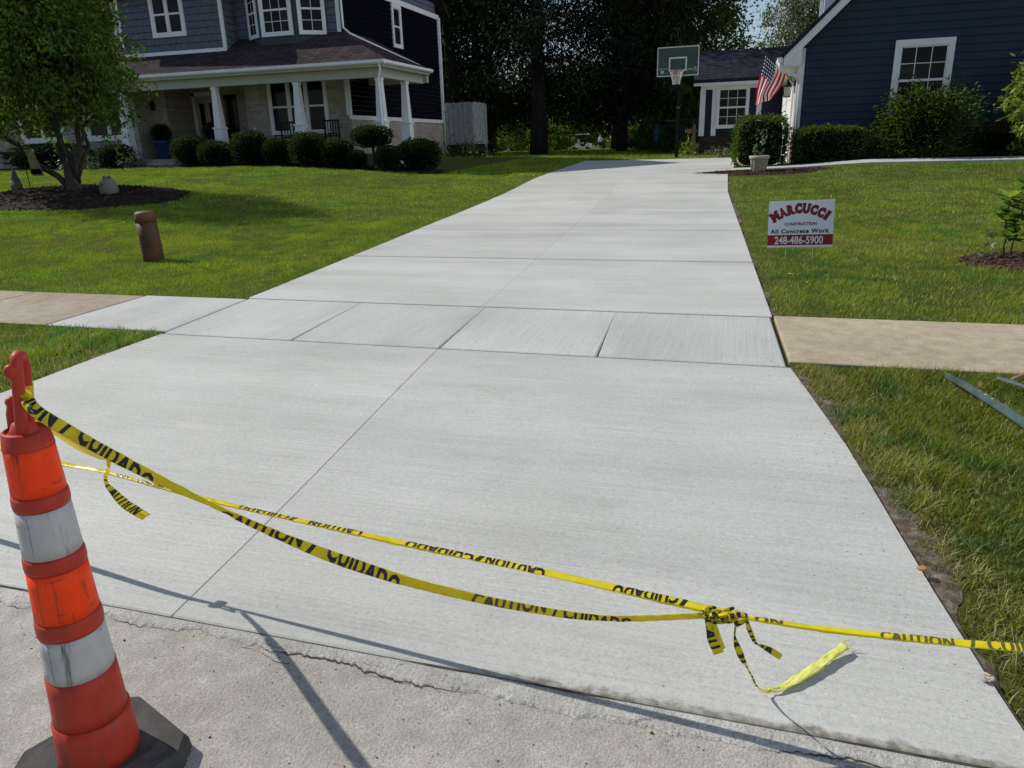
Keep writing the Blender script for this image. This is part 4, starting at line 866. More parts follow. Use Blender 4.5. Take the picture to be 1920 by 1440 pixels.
def grass(name, label, x0, x1, y0, y1, dens, wd, ht, tris, seed, dull=0.0, vis=None, soilrow=False):
    r = np.random.default_rng(seed); n = int((x1-x0)*(y1-y0)*dens); x = r.uniform(x0, x1, n); y = r.uniform(y0, y1, n)
    on, re, le = inpoly_road(x, y); keep = ~on
    px = (x*math.cos(-.302)-y*math.sin(-.302)); py = x*math.sin(-.302)+y*math.cos(-.302)
    # world -> camera-yaw frame keeps only what can be seen from here or a step aside
    cxr = x*math.cos(.302)+y*math.sin(.302); cyr = -x*math.sin(.302)+y*math.cos(.302); keep &= np.abs(cxr) < .80*cyr+2.2
    dE = np.minimum(np.abs(x-re), np.abs(x-le)); bare = sst((dE-.01)/.14); nb = vnoise(x, y, 2.3, 12); nb2 = vnoise(x, y, 9, 13)
    pk = np.clip(.20+.9*bare+.5*(nb-.4), 0, 1)
    hole = (nb2*.6+vnoise(x, y, 4, 14)*.4); pk = np.where(hole < .22+.13*dull, pk*.35, pk); keep &= r.random(n) < pk
    x, y, dE, nb = x[keep], y[keep], dE[keep], nb[keep]; n = len(x); z = lawn(x, y)-.004
    big = vnoise(x, y, .45, 21); mid = vnoise(x, y, 1.7, 22); tuf = vnoise(x, y, 6, 23)
    h_ = ht*(.55+.7*tuf)*r.uniform(.6, 1.25, n)*(.75+.4*mid); a = r.uniform(0, 2*np.pi, n); lean = r.uniform(.15, .9, n)*h_*(1+.4*dull)
    dirx, diry = np.cos(a), np.sin(a); b = a+np.pi/2+r.normal(size=n)*.5; wx, wy = np.cos(b)*wd*.5, np.sin(b)*wd*.5
    base = np.stack([x, y, z], 1); side = np.stack([wx, wy, 0*wx], 1); mid_ = base+np.stack([dirx*lean*.35, diry*lean*.35, h_*.62], 1); tip = base+np.stack([dirx*lean, diry*lean, h_], 1)
    g0 = np.stack([.40+.10*(big-.5), .47+0*big, .20+0*big], 1)/.47
    bright = (.66+.35*mid+.40*(r.random(n)-.5)+.25*(tuf-.5)*dull)*(1-.32*dull); bright = bright*(1+.055*np.sin(2*np.pi*(y+.12*x)/1.15)*(1-.5*dull)); col = g0*bright[:, None]
    yel = (r.random(n) < (.10+.16*dull+.3*np.clip(big-.55, 0, 1))); col[yel] *= np.array([1.35, 1.10, 1.15]); dk = tuf < .33; col[dk] *= np.array([.72, .86, .8])
    dry = sst((vnoise(x, y, .9, 51)*.65+vnoise(x, y, 3.1, 52)*.35-.60)/.12)
    strw = r.random(n) < (.018+.13*dull)*(1+1.5*(dE < .25))+(.08+.30*dull)*dry; col[strw] = np.array([1.35, 1.0, 1.9])*r.uniform(.6, 1., (strw.sum(), 1))
    fl = r.random(n) < .0035; col[fl] = np.array([2.0, 1.75, 4.5])
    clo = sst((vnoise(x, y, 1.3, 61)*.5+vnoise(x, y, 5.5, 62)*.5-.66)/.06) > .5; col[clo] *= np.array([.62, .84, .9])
    if tris == 3:
        V = np.stack([base-side, base+side, mid_+side*.8, mid_-side*.8, tip], 1).reshape(-1, 3); k = np.arange(n)*5
        F = np.concatenate([np.stack([k, k+1, k+2], 1), np.stack([k, k+2, k+3], 1), np.stack([k+3, k+2, k+4], 1)]); c = np.repeat(col, 5, 0)
        c = c.reshape(n, 5, 3)
    else:
        V = np.stack([base-side, base+side, tip], 1).reshape(-1, 3); F = np.arange(3*n).reshape(-1, 3); c = np.repeat(col, 3, 0).reshape(n, 3, 3)
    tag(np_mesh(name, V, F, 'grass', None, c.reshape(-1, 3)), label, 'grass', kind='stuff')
grass('grass', 'scruffy verge grass right of the driveway apron', .3, 3.2, 1.85, 5.0, 11000, .0038, .056, 3, 101, 1.25)
grass('grass', 'scruffy verge grass left of the driveway apron', -9.5, -4.5, 1.85, 5.0, 4200, .006, .062, 3, 102, .45)
grass('grass', 'mown front lawn right of the driveway', -.5, 7, 6.2, 12.5, 4000, .0075, .044, 1, 103, .62)
grass('grass', 'mown lawn reaching up to the navy garage', -.6, 12, 12.5, 20.8, 1500, .013, .044, 1, 104, .55)
grass('grass', 'mown front lawn left of the driveway', -14, -4.6, 6.15, 12.0, 3600, .0085, .042, 1, 105, .05)
grass('grass', 'mown lawn reaching up to the grey house', -27, -5, 12.0, 20.3, 1200, .016, .042, 1, 106, .05)
grass('grass', 'back lawn beyond the driveway end', -13, -1, 20.3, 36, 480, .03, .07, 1, 107, .1); grass('grass', 'sunlit far lawn under the dark conifers', -32, 4, 36, 92, 70, .10, .12, 1, 108, .1)

def chips(name, cx, cy, rx, ry, n, mat, label, seed, height=.10, s_=(.07, .025)):
    r = random.Random(seed); V = []; F = []
    m = MB(); seg = 40; V = [(cx, cy, gz(cx, cy)+height)]; edge = [1+.06*math.sin(3*k+seed)+r.uniform(-.03, .03) for k in range(seg)]
    for rg, hz in ((.55, .85), (.85, .4), (1.0, -.02)):
        for k in range(seg):
            a = 2*math.pi*k/seg; x, y = cx+rx*rg*edge[k]*math.cos(a), cy+ry*rg*edge[k]*math.sin(a); V.append((x, y, gz(x, y)+height*hz))
    F = [(0, 1+k, 1+(k+1) % seg) for k in range(seg)]
    for q in range(2):
        o = 1+q*seg; F += [(o+k, o+seg+k, o+seg+(k+1) % seg, o+(k+1) % seg) for k in range(seg)]
    m.add(V, F, True)
    for i in range(n):
        a = r.uniform(0, 6.283); q = math.sqrt(r.random())*1.02; x, y = cx+rx*q*math.cos(a), cy+ry*q*math.sin(a)
        hz = height*(1-.15*q/.55 if q < .55 else max(.0, .85-(q-.55)*1.9)); z = gz(x, y)+hz+.008
        u = Vector((r.gauss(0, 1), r.gauss(0, 1), r.gauss(0, .35))).normalized(); v = u.cross(Vector((r.gauss(0, .4), r.gauss(0, .4), 1))).normalized(); w_ = u.cross(v)
        L, B, T_ = s_[0]*r.uniform(.4, 1.2)/2, s_[1]*r.uniform(.5, 1.3)/2, .005; c = Vector((x, y, z))
        m.hexa([c-u*L-v*B-w_*T_, c+u*L-v*B-w_*T_, c+u*L+v*B-w_*T_, c-u*L+v*B-w_*T_, c-u*L-v*B+w_*T_, c+u*L-v*B+w_*T_, c+u*L+v*B+w_*T_, c-u*L+v*B+w_*T_])
    tag(m.build(name, mat, fix=False), label, 'mulch', kind='stuff')
chips('mulch_bed', TX, TYY-.1, 2.65, 1.8, 2600, 'mulch', 'dark shredded mulch ring around the front yard tree', 5, .13, (.085, .03))
chips('mulch_bed', 3.05, 9.0, .80, .56, 900, 'mulchr', 'small brown mulch ring around the young sapling', 6, .05, (.05, .02)); chips('mulch_bed', .35, 20.2, 1.7, .55, 1500, 'mulchr', 'brown mulch strip under the stone pot by the driveway', 7, .06, (.07, .03))
mb = MB()
for a, b, y0, y1 in ((-30, -8.4, 20.05, 21.2), (1.15, 12, 21.56, 22.6), (-.3, 1.15, 21.56, 22.7)):
    n = 24
    for i in range(n):
        xa, xb = a+(b-a)*i/n, a+(b-a)*(i+1)/n; mb.add([(xa, y0+.1*math.sin(xa*1.7), gz(xa, y0)+.03), (xb, y0+.1*math.sin(xb*1.7), gz(xb, y0)+.03), (xb, y1, gz(xb, y1)+.05), (xa, y1, gz(xa, y1)+.05)], [(0, 1, 2, 3)])
struct('planting_bed', mb, 'mulch')['label'] = 'dark mulched planting beds along both houses'

# ---------------------------------------------------------------- yard objects
# construction sign
def sign():
    x, y = .585, 8.02; z = gz(x, y); t = thing('yard_sign', 'white and red contractor yard sign on wire legs beside the driveway', 'sign', (x, y, z), rz=math.radians(-3))
    t.rotation_euler = (0, math.radians(-2.0), math.radians(-3))
    zc = .525; W2, H2 = .305, .23
    m = MB(); m.box((-W2, -.002, zc-H2), (W2, .002, zc+H2)); bd = m.build('board', 'signwhite', t, world=False)
    m = MB(); m.box((-W2, -.0032, zc-H2+.022), (W2, -.0022, zc-H2+.125)); m.build('red_band', 'signred', bd, world=False)
    def put(name, vs, fs, mat, f, yy=-.0036):
        m = MB(); m.add([(f(a, b)[0], yy, f(a, b)[1]) for a, b in vs], fs); return m.build(name, mat, bd, world=False, fix=False)
    def flat(txt, size, cx, cz, mat, bold, sq, sp=1.0, yy=-.0036, wid=None):
        vs, fs = text_geo(txt, size, bold, 'LEFT', 1, sp); xs_ = [v[0] for v in vs]; k = (wid/(max(xs_)-min(xs_))) if wid else sq; mn = (max(xs_)+min(xs_))/2
        return put('lettering', vs, fs, mat, lambda a, b: (cx+(a-mn)*k, cz+b), yy)
    flat('CONSTRUCTION', .040, 0, zc-.012, 'signdark', .0012, 1, 1.05, wid=.30); flat('All Concrete Work', .056, -.005, zc-.088, 'signdark', .0020, 1, 1.15, wid=.55)
    flat('248-486-5900', .105, -.01, zc-H2+.036, 'signwhite', .002, 1, 1.0, -.0042, .455)
    # arched name: letter by letter, serif bars on the straight strokes
    L = 'MARCUCCI'; pos = np.array([-.250, -.176, -.100, -.026, .050, .124, .194, .250]); Rr = .42
    for ch, px in zip(L, pos):
        a = px/Rr; cz = zc+.155-(Rr-Rr*math.cos(a))*1.05; cx = px*.97
        for bold, mat, yy in ((.0115, 'signdark', -.0036), (.0050, 'signred', -.0042)):
            vs, fs = text_geo(ch, .115, bold); xs_ = [v[0] for v in vs]; mn = (max(xs_)+min(xs_))/2; vs = [(v[0]-mn, v[1]-.04) for v in vs]; wl = (max(xs_)-min(xs_))/2
            k = min(1.2, (.040 if ch == 'M' else .035)/wl) if ch != 'I' else 1.1
            rot = lambda p, q: (cx+(p*k*math.cos(a)+q*math.sin(a)), cz+(-p*k*math.sin(a)+q*math.cos(a)))
            put('lettering', vs, fs, mat, rot, yy)
            e = bold; bars = {'M': (-1, 1), 'A': (-1, 1), 'R': (-1, 1), 'I': (0,), 'U': (-1, 1)}.get(ch, ())
            for b in bars:
                q0 = -.044 if ch != 'U' else .034; rows_ = [q0] if ch != 'I' else [-.044, .034]
                if ch == 'M': rows_ = [-.044, .034]
                if ch == 'R': rows_ = [-.044]
                for q in rows_:
                    xx = b*wl*.82; hw = .013; v4 = [(xx-hw-e*.4, q-e*.3), (xx+hw+e*.4, q-e*.3), (xx+hw+e*.4, q+.010+e*.3), (xx-hw-e*.4, q+.010+e*.3)]
                    put('lettering', v4, [(0, 1, 2, 3)], mat, rot, yy-.0002)
    for sx in (-.127, .127):
        m = MB(); m.tube([(sx, .0, -.15), (sx, .0, .5)], .0022, 6); m.build('leg', 'wire', t, world=False)
    m = MB(); m.tube([(-.127, 0, .03), (.127, 0, .03)], .0018, 6); m.build('crossbar', 'wire', t, world=False)
sign()
# brown utility marker post
z = gz(-7.49, 8.11); t = thing('utility_marker', 'rust brown round-topped marker post leaning in the left lawn', 'bollard', (-7.49, 8.11, z)); t.rotation_euler = (0, math.radians(-2.2), 0)
m = MB(); m.lathe([(.132, -.1), (.132, .10), (.130, .30), (.130, .50)], (0, 0, 0), 22); m.build('post', 'brown', t, world=False)
m = MB(); m.lathe([(.1305, .501), (.131, .57), (.129, .612), (.118, .634), (.09, .648), (.02, .653)], (0, 0, 0), 22); m.build('cap', 'browncap', t, world=False)
# garden ornaments by the tree
def orn(name, label, cat, x, y, prof, mat, extra=None):
    t = thing(name, label, cat, (x, y, gz(x, y)+.06)); m = MB(); m.lathe(prof, (0, 0, 0), 14); m.build('body', mat, t, world=False)
    if extra: extra(t)
    return t
def gn(t):
    m = MB(); m.lathe([(.10, .22), (.085, .26), (.05, .38), (.012, .50)], (0, 0, 0), 12); m.build('hat', 'stone', t, world=False)
    m = MB(); m.box((-.17, -.12, -.06), (.17, .12, .02)); m.build('plinth', 'mulch', t, world=False)
    m = MB(); m.blob((.0, -.085, .17), (.06, .035, .07), 8, 6); m.build('beard', 'pot', t, world=False)
orn('garden_gnome', 'small pointed garden figure at the left end of the mulch ring', 'ornament', -15.6, 13.2, [(.10, -.02), (.12, .05), (.11, .16), (.085, .24)], 'stone', gn)
def ow(t):
    for sx in (-.06, .06):
        m = MB(); m.lathe([(.035, .34), (.04, .38), (.01, .41)], (sx, 0, 0), 8); m.build('ear', 'stone', t, world=False)
    m = MB(); m.blob((.0, -.155, .24), (.025, .03, .03), 8, 6); m.build('beak', 'stone', t, world=False)
orn('stone_owl', 'squat pale stone animal statue right of the tree trunk', 'statue', -12.6, 12.75, [(.12, -.05), (.17, .05), (.185, .14), (.16, .26), (.11, .34), (.03, .37)], plain('pale_stone', (.15, .145, .125), .9), ow)
x, y = -14.35, 12.7; z = gz(x, y)+.05; t = thing('garden_banner', 'narrow garden banner hanging from an iron hook left of the trunk', 'banner', (x, y, z))
m = MB(); m.tube([(x-.28, y, z-.1), (x-.30, y, z+.75), (x-.30, y, z+.95), (x+.06, y, z+1.0)], .009, 6); m.build('hook', 'black', t)
m = MB(); V = []; F = []
for i in range(7):
    for k in range(4): V.append((x-.24+.09*k+.02*i, y+.02*math.sin(i*.9+k), z+.93-.09*i))
F = [(4*i+k, 4*i+k+1, 4*i+k+5, 4*i+k+4) for i in range(6) for k in range(3)]; m.add(V, F)
bn = m.build('cloth', plain('tan_banner', (.20, .17, .07), .8, var=.4, scale=9), t); sd = bn.modifiers.new('s', 'SOLIDIFY'); sd.thickness = .004
m = MB(); m.box((x-.15, y-.03, z+.42), (x+.12, y-.024, z+.53)); m.build('emblem', 'core', t)
for i, (x, y, lb) in enumerate(((-17.7, 18.6, 'small dark spotlight spike in the lawn before the steps'),)):
    z = gz(x, y); t = thing('garden_spotlight', lb, 'lamp', (x, y, z)); m = MB(); m.tube([(x, y, z-.05), (x, y, z+.12)], .012, 6); m.build('spike', 'black', t); m = MB(); m.tube([(x-.06, y, z+.12), (x+.02, y, z+.30)], [.03, .055], 9); m.build('head', 'black', t)
# porch things
for x, y, lb in ((-19.35, 22.3, 'tall blue urn with clipped ball on the left of the entry'), (-17.45, 22.6, 'tall blue urn with clipped ball right of the front door')):
    t = thing('blue_urn', lb, 'planter', (x, y, 1.38), 'blue urns on the porch'); m = MB(); m.lathe([(.17, .002), (.20, .03), (.29, .50), (.34, .56), (.34, .60), (.27, .60)], (x, y, 1.38), 18); m.build('pot', 'blue', t)
    o = bpy.data.objects.new('topiary_ball', BX[0][0]); COL.objects.link(o); o.parent = t; o.location = (0, 0, .48); o.scale = (.6, .6, .75); o = bpy.data.objects.new('topiary_core', BX[0][1]); COL.objects.link(o); o.parent = t; o.location = (0, 0, .48); o.scale = (.6, .6, .75)
def chair(x, y, lb, rz):
    t = thing('porch_chair', lb, 'chair', (x, y, 1.382), 'black porch chairs', rz); m = MB(); m.box((-.28, -.26, .38), (.28, .26, .42)); m.build('seat', 'black', t, world=False)
    m = MB(); m.box((-.29, .24, 1.02), (.29, .28, 1.07)); m.build('top_rail', 'black', t, world=False); m = MB(); m.box((-.29, .24, .55), (.29, .28, .59)); m.build('lower_rail', 'black', t, world=False)
    for k in range(6): m = MB(); m.box((-.27+.10*k, .25, .59), (-.245+.10*k, .272, 1.02)); m.build('slat', 'black', t, world=False)
    for sx in (-.29, .25):
        for sy in (-.25, .23): m = MB(); m.box((sx, sy, 0), (sx+.04, sy+.04, 1.06 if sy > 0 else .64)); m.build('leg', 'black', t, world=False)
        m = MB(); m.box((sx, -.28, .62), (sx+.05, .27, .655)); m.build('armrest', 'black', t, world=False)
chair(-14.45, 22.35, 'black slatted chair on the porch left of the middle column', .15); chair(-12.95, 22.4, 'black slatted chair on the porch right of the middle column', -.1)
# weathered fence screen
t = thing('board_fence', 'weathered grey vertical board screen at the back corner of the grey house', 'fence', (-11.7, 31.4, 1.0)); r = random.Random(9)
for k in range(11):
    x = -12.33+.112*k; m = MB(); m.box((x+.008, 31.2+(.018 if k % 2 else 0), 1.58), (x+.106, 31.22+(.018 if k % 2 else 0), 3.26+r.uniform(-.015, .015))); m.build('board', 'fence', t)
for k in range(15):
    y = 31.25+.118*k; m = MB(); m.box((-11.10+(.018 if k % 2 else 0), y, 1.58), (-11.08+(.018 if k % 2 else 0), y+.112, 3.26+r.uniform(-.015, .015))); m.build('board', 'fence', t)
for p in ((-12.3, 31.27), (-11.14, 31.27), (-11.14, 32.95)):
    m = MB(); m.box((p[0]-.04, p[1]-.04, .8), (p[0]+.04, p[1]+.04, 3.2)); m.build('post', 'fence', t)
# stone pot with plant
x, y = .33, 20.15; z = gz(x, y)+.05; t = thing('stone_pot', 'pale fluted stone pot holding a thin plant beside the driveway', 'planter', (x, y, z))
m = MB(); m.lathe([(.15, 0), (.16, .02), (.20, .28), (.235, .30), (.245, .34), (.24, .375), (.21, .375), (.20, .33)], (x, y, z), 22); m.build('pot', 'pot', t)
for k in range(11):
    a = 2*math.pi*k/11; m = MB(); m.tube([(x+.168*math.cos(a), y+.168*math.sin(a), z+.03), (x+.19*math.cos(a+.2), y+.19*math.sin(a+.2), z+.15), (x+.205*math.cos(a+.05), y+.205*math.sin(a+.05), z+.28)], .010, 5); m.build('relief_rib', 'pot', t)
m = MB(); limb(m, (x, y, z+.3), (x+.02, y, z+1.0), .012, .004, 3, .05); limb(m, (x, y, z+.3), (x-.1, y, z+.75), .008, .003, 5, .08); m.build('stem', 'bark', t)
P = np.array([[x+random.uniform(-.16, .14), y+random.uniform(-.12, .12), z+random.uniform(.38, 1.0)] for _ in range(70)]); V, F, c = leaves(P, .085, 1.6, None, .4, 91); np_mesh('foliage', V, F, 'silver', t, c)
# wall lantern and flag on the garage
x, y, z = 1.18, 23.15, 2.55; t = thing('wall_lantern', 'old glass lantern on the sunlit garage wall beside the flag', 'lamp', (x, y, z)); lx = x-.20
m = MB(); m.box((lx-.085, y-.085, z), (lx+.085, y+.085, z+.02)); m.lathe([(.13, .27), (.09, .34), (.035, .42), (.02, .46)], (lx, y, z), 4)
for a in range(4): m.tube([(lx+.08*(1 if a % 2 else -1), y+.08*(1 if a > 1 else -1), z+.02), (lx+.10*(1 if a % 2 else -1), y+.10*(1 if a > 1 else -1), z+.28)], .007, 5)
m.build('cage', 'black', t); m = MB(); m.box((lx-.07, y-.07, z+.021), (lx+.07, y+.07, z+.268)); m.build('glass', 'lamp', t); m = MB(); m.tube([(lx, y, z+.46), (lx+.04, y, z+.54), (x, y, z+.42), (x, y, z+.30)], .010, 6); m.box((x-.02, y-.04, z+.1), (x, y+.04, z+.36)); m.build('bracket', 'black', t)
def flag():
    t = thing('flag', 'stars and stripes flag hanging from an angled pole on the garage', 'flag', (1.2, 23.45, 2.93)); A_ = Vector((1.18, 23.45, 2.92)); B_ = Vector((.19, 23.45, 3.87))
    m = MB(); m.tube([A_, B_], .012, 8); m.build('pole', 'black', t); m = MB(); m.blob(B_, (.03, .03, .03), 8, 6); m.build('finial', 'signwhite', t); m = MB(); m.box((1.16, 23.40, 2.84), (1.22, 23.50, 2.99)); m.build('bracket', 'black', t)
    n, k = 40, 30; V = np.zeros((n+1, k+1, 3)); uv = np.zeros((n+1, k+1, 2)); h0 = Vector((.33, 23.45, 3.71)); h1 = Vector((.91, 23.45, 3.18))
    for i in range(n+1):
        for j in range(k+1):
            v, u = i/n, j/k; p = h0.lerp(h1, u); fall = 1.32*v
            pull = sst(v*1.25); x_ = p.x*(1-pull)+(.235+.40*u-.10*(1-u)*v)*pull; zz = p.z-fall*(1-.52*u*min(1, v*1.1))
            fold = .07*math.sin(u*9.5+v*1.2)*min(1, v*2.5)+.03*math.sin(u*21-v*3)*min(1, v*2)
            V[i, j] = (x_-.03*math.sin(u*9+v*5)*v, p.y+fold, zz); uv[i, j] = (v, 1-u)
    idx = np.arange((n+1)*(k+1)).reshape(n+1, k+1); F = np.stack([idx[:-1, :-1], idx[:-1, 1:], idx[1:, 1:], idx[1:, :-1]], -1).reshape(-1, 4)
    mt = NT('flag_cloth'); at = mt.n('Attribute', attribute_name='Col'); sp = mt.n('SeparateColor'); mt.l(at.outputs['Color'], sp.inputs[0]); v_, u_ = sp.outputs[0], sp.outputs[1]
    st = mt.math('GREATER_THAN', mt.math('MODULO', mt.math('MULTIPLY', u_, 13.0), 2.0), 1.0); stripes = mt.mix((.62, .012, .035), (.85, .85, .85), st)
    can = mt.math('MULTIPLY', mt.math('LESS_THAN', v_, .4), mt.math('GREATER_THAN', u_, 6/13))
    sx = mt.math('SUBTRACT', mt.math('FRACT', mt.math('MULTIPLY', v_, 15.0)), .5); sy = mt.math('SUBTRACT', mt.math('FRACT', mt.math('MULTIPLY', u_, 11.0)), .5)
    rr = mt.math('ADD', mt.math('MULTIPLY', sx, sx), mt.math('MULTIPLY', sy, sy)); star = mt.math('LESS_THAN', rr, .085); blue = mt.mix((.012, .015, .075), (.8, .8, .85), star)
    cc = mt.mix(stripes, blue, can); mt.base(cc); mt.set(.8, .15)
    tr = mt.n('BsdfTranslucent'); mt.l(cc, tr.inputs[0]); mx = mt.n('MixShader'); mx.inputs[0].default_value = .35; mt.l(mt.b.outputs[0], mx.inputs[1]); mt.l(tr.outputs[0], mx.inputs[2]); mt.l(mx.outputs[0], mt.t.nodes['Material Output'].inputs[0])
    c = np.zeros(((n+1)*(k+1), 3)); c[:, 0] = uv[..., 0].ravel(); c[:, 1] = uv[..., 1].ravel(); np_mesh('cloth', V.reshape(-1, 3), F, mt.m, t, c, smooth=True)
flag()
# basketball hoop
def hoop():
    x, y = -2.46, 29.2; z = gz(x, y); t = thing('basketball_hoop', 'basketball hoop with smoked backboard and dark green pole at the drive end', 'basketball hoop', (x, y, z)); yb = 28.4; zr = z+3.05-.12; bx = x
    m = MB(); m.box((x-.06, y-.06, z-.3), (x+.06, y+.06, z+2.6)); m.build('pole', 'greenpole', t); m = MB(); m.box((x-.065, y-.065, z+1.74), (x+.065, y+.065, z+1.80)); m.build('collar', 'stone', t)
    for dz in (.25, .75):
        for sx in (-.12, .12):
            m = MB(); m.tube([(x+sx*.5, y, z+2.1+dz*.7), (bx+sx, yb+.03, zr+dz*.8)], .028, 6); m.build('arm', 'greenpole', t)
    z0, z1 = zr-.14, zr+.77; w2 = .69
    m = MB(); m.box((bx-w2, yb-.01, z0), (bx+w2, yb+.01, z1)); bd = m.build('backboard', 'boardgreen', t)
    def fr4(a, b, c, d_, tk, yy, nm, par):
        m = MB(); m.box((a, yy-.012, c), (b, yy, c+tk)); m.box((a, yy-.012, d_-tk), (b, yy, d_)); m.box((a, yy-.0125, c+tk), (a+tk, yy-.0005, d_-tk)); m.box((b-tk, yy-.0125, c+tk), (b, yy-.0005, d_-tk)); m.build(nm, 'white', par)
    fr4(bx-w2-.02, bx+w2+.02, z0-.02, z1+.02, .03, yb-.0, 'frame', bd); fr4(bx-.305, bx+.305, zr+.0, zr+.45, .045, yb-.012, 'target_square', bd)
    m = MB(); m.box((bx-.66, yb-.014, zr+.07), (bx-.34, yb-.0105, zr+.11)); m.build('sticker', plain('blue_sticker', (.16, .32, .40)), bd)
    m = MB(); m.lathe([(.055, 0), (.055, .003)], (0, 0, 0), 14); e = m.build('ball_emblem', 'white', bd, world=False); e.rotation_euler = (math.pi/2, 0, 0); e.location = Vector((bx-.53, yb-.011, zr-.01))-origin(bd)
    m = MB(); m.lathe([(.022, 0), (.022, .005)], (0, 0, 0), 5); e2 = m.build('ball_emblem', 'ink', bd, world=False); e2.rotation_euler = (math.pi/2, 0, 0); e2.location = Vector((bx-.53, yb-.012, zr-.01))-origin(bd)
    for a, b, c, d_ in ((-.45, -.34, -.06, -.045), (.34, .52, .03, .07), (.56, .63, .04, .12), (.53, .66, -.02, .015)):
        m = MB(); m.box((bx+a, yb-.014, zr+c), (bx+b, yb-.0105, zr+d_)); m.build('sticker', 'pot', bd)
    m = MB(); m.box((bx-.24, yb-.10, zr-.06), (bx+.24, yb-.013, zr-.015)); m.build('rim_bracket', 'rim', t); R_ = .23; cy = yb-.12-R_
    m = MB(); m.tube([(bx+R_*math.cos(2*math.pi*k/24), cy+R_*math.sin(2*math.pi*k/24), zr-.02) for k in range(25)], .010, 6); m.build('rim', 'rim', t)
    m = MB(); nseg = 12
    for s_ in (-1, 1):
        for k in range(nseg):
            pts = []
            for q in range(6):
                f = q/5; a = 2*math.pi*(k+s_*q*.5)/nseg; rr = R_*(1-.55*f**.8)+.02*(f > .8); pts.append((bx+rr*math.cos(a), cy+rr*math.sin(a), zr-.03-.42*f))
            m.tube(pts, .0075, 4, False)
    m.build('net', 'net', t)
hoop()
# iron fence, bin, tarp and post near the wing
t = thing('iron_fence', 'black iron picket fence beside the rear wing', 'fence', (-3, 32.5, 1.0)); 
for a, b in (((-3.95, 33.4), (-1.8, 32.2)),):
    for zz in (1.05, 2.05, 2.25):
        m = MB(); m.tube([(a[0], a[1], zz), (b[0], b[1], zz)], .02, 5); m.build('rail', 'black', t)
    for k in range(25):
        f = k/24; m = MB(); m.tube([(a[0]+(b[0]-a[0])*f, a[1]+(b[1]-a[1])*f, .85), (a[0]+(b[0]-a[0])*f, a[1]+(b[1]-a[1])*f, 2.3)], .012, 4); m.build('picket', 'black', t)
m = MB(); m.blob((-3.78, 34.5, 1.70), (.17, .15, .34), 10, 8, .2); tag(m.build('pool_float', 'tarp'), 'blue object glimpsed through the iron fence', 'float')
t = thing('wooden_post', 'weathered wooden post with rail at the corner of the rear wing', 'post', (-1.95, 30.9, .95)); m = MB(); m.box((-2.02, 30.85, .8), (-1.92, 30.95, 2.05)); m.build('post', 'wood', t); m = MB(); m.box((-2.3, 30.87, 1.75), (-2.021, 30.93, 1.9)); m.build('rail', 'wood', t)
# golf cart and person far away
def cart():
    x, y = -19.2, 93.0; z = gz(x, y); t = thing('golf_cart', 'white-roofed golf cart parked on the far lawn behind the conifers', 'golf cart', (x, y, z))
    m = MB(); m.prism([(x-1.2, y-.55, z+.3), (x+1.1, y-.55, z+.3), (x+1.2, y-.55, z+.75), (x+.7, y-.55, z+.85), (x+.5, y-.55, z+.45), (x-.2, y-.55, z+.45), (x-.3, y-.55, z+.75), (x-1.2, y-.55, z+.8)], (0, 1.1, 0)); m.build('body', 'cartwhite', t)
    m = MB(); m.prism([(x-1.1, y-.62, z+1.8), (x+.9, y-.62, z+1.8), (x+.8, y-.62, z+1.9), (x-1.0, y-.62, z+1.9)], (0, 1.24, 0)); m.build('roof', 'cartwhite', t)
    for px, qx in ((-1.05, -1.0), (.95, .75)):
        for py in (-.5, .5): m = MB(); m.tube([(x+px, y+py, z+.75), (x+qx, y+py, z+1.82)], .03, 6); m.build('roof_post', 'black', t)
    for px in (-.8, .8):
        for py in (-.56, .44):
            m = MB(); m.lathe([(.02, 0), (.2, 0), (.24, .03), (.24, .12), (.2, .14), (.02, .14)], (0, 0, 0), 14); wv = m.build('wheel', 'black', t, world=False); wv.rotation_euler = (-math.pi/2, 0, 0); wv.location = (px, py, .24)
    m = MB(); m.box((x-.35, y-.5, z+.78), (x+.2, y+.5, z+.92)); m.box((x-.45, y-.5, z+.85), (x-.33, y+.5, z+1.3)); m.build('seat', 'pot', t)
cart()
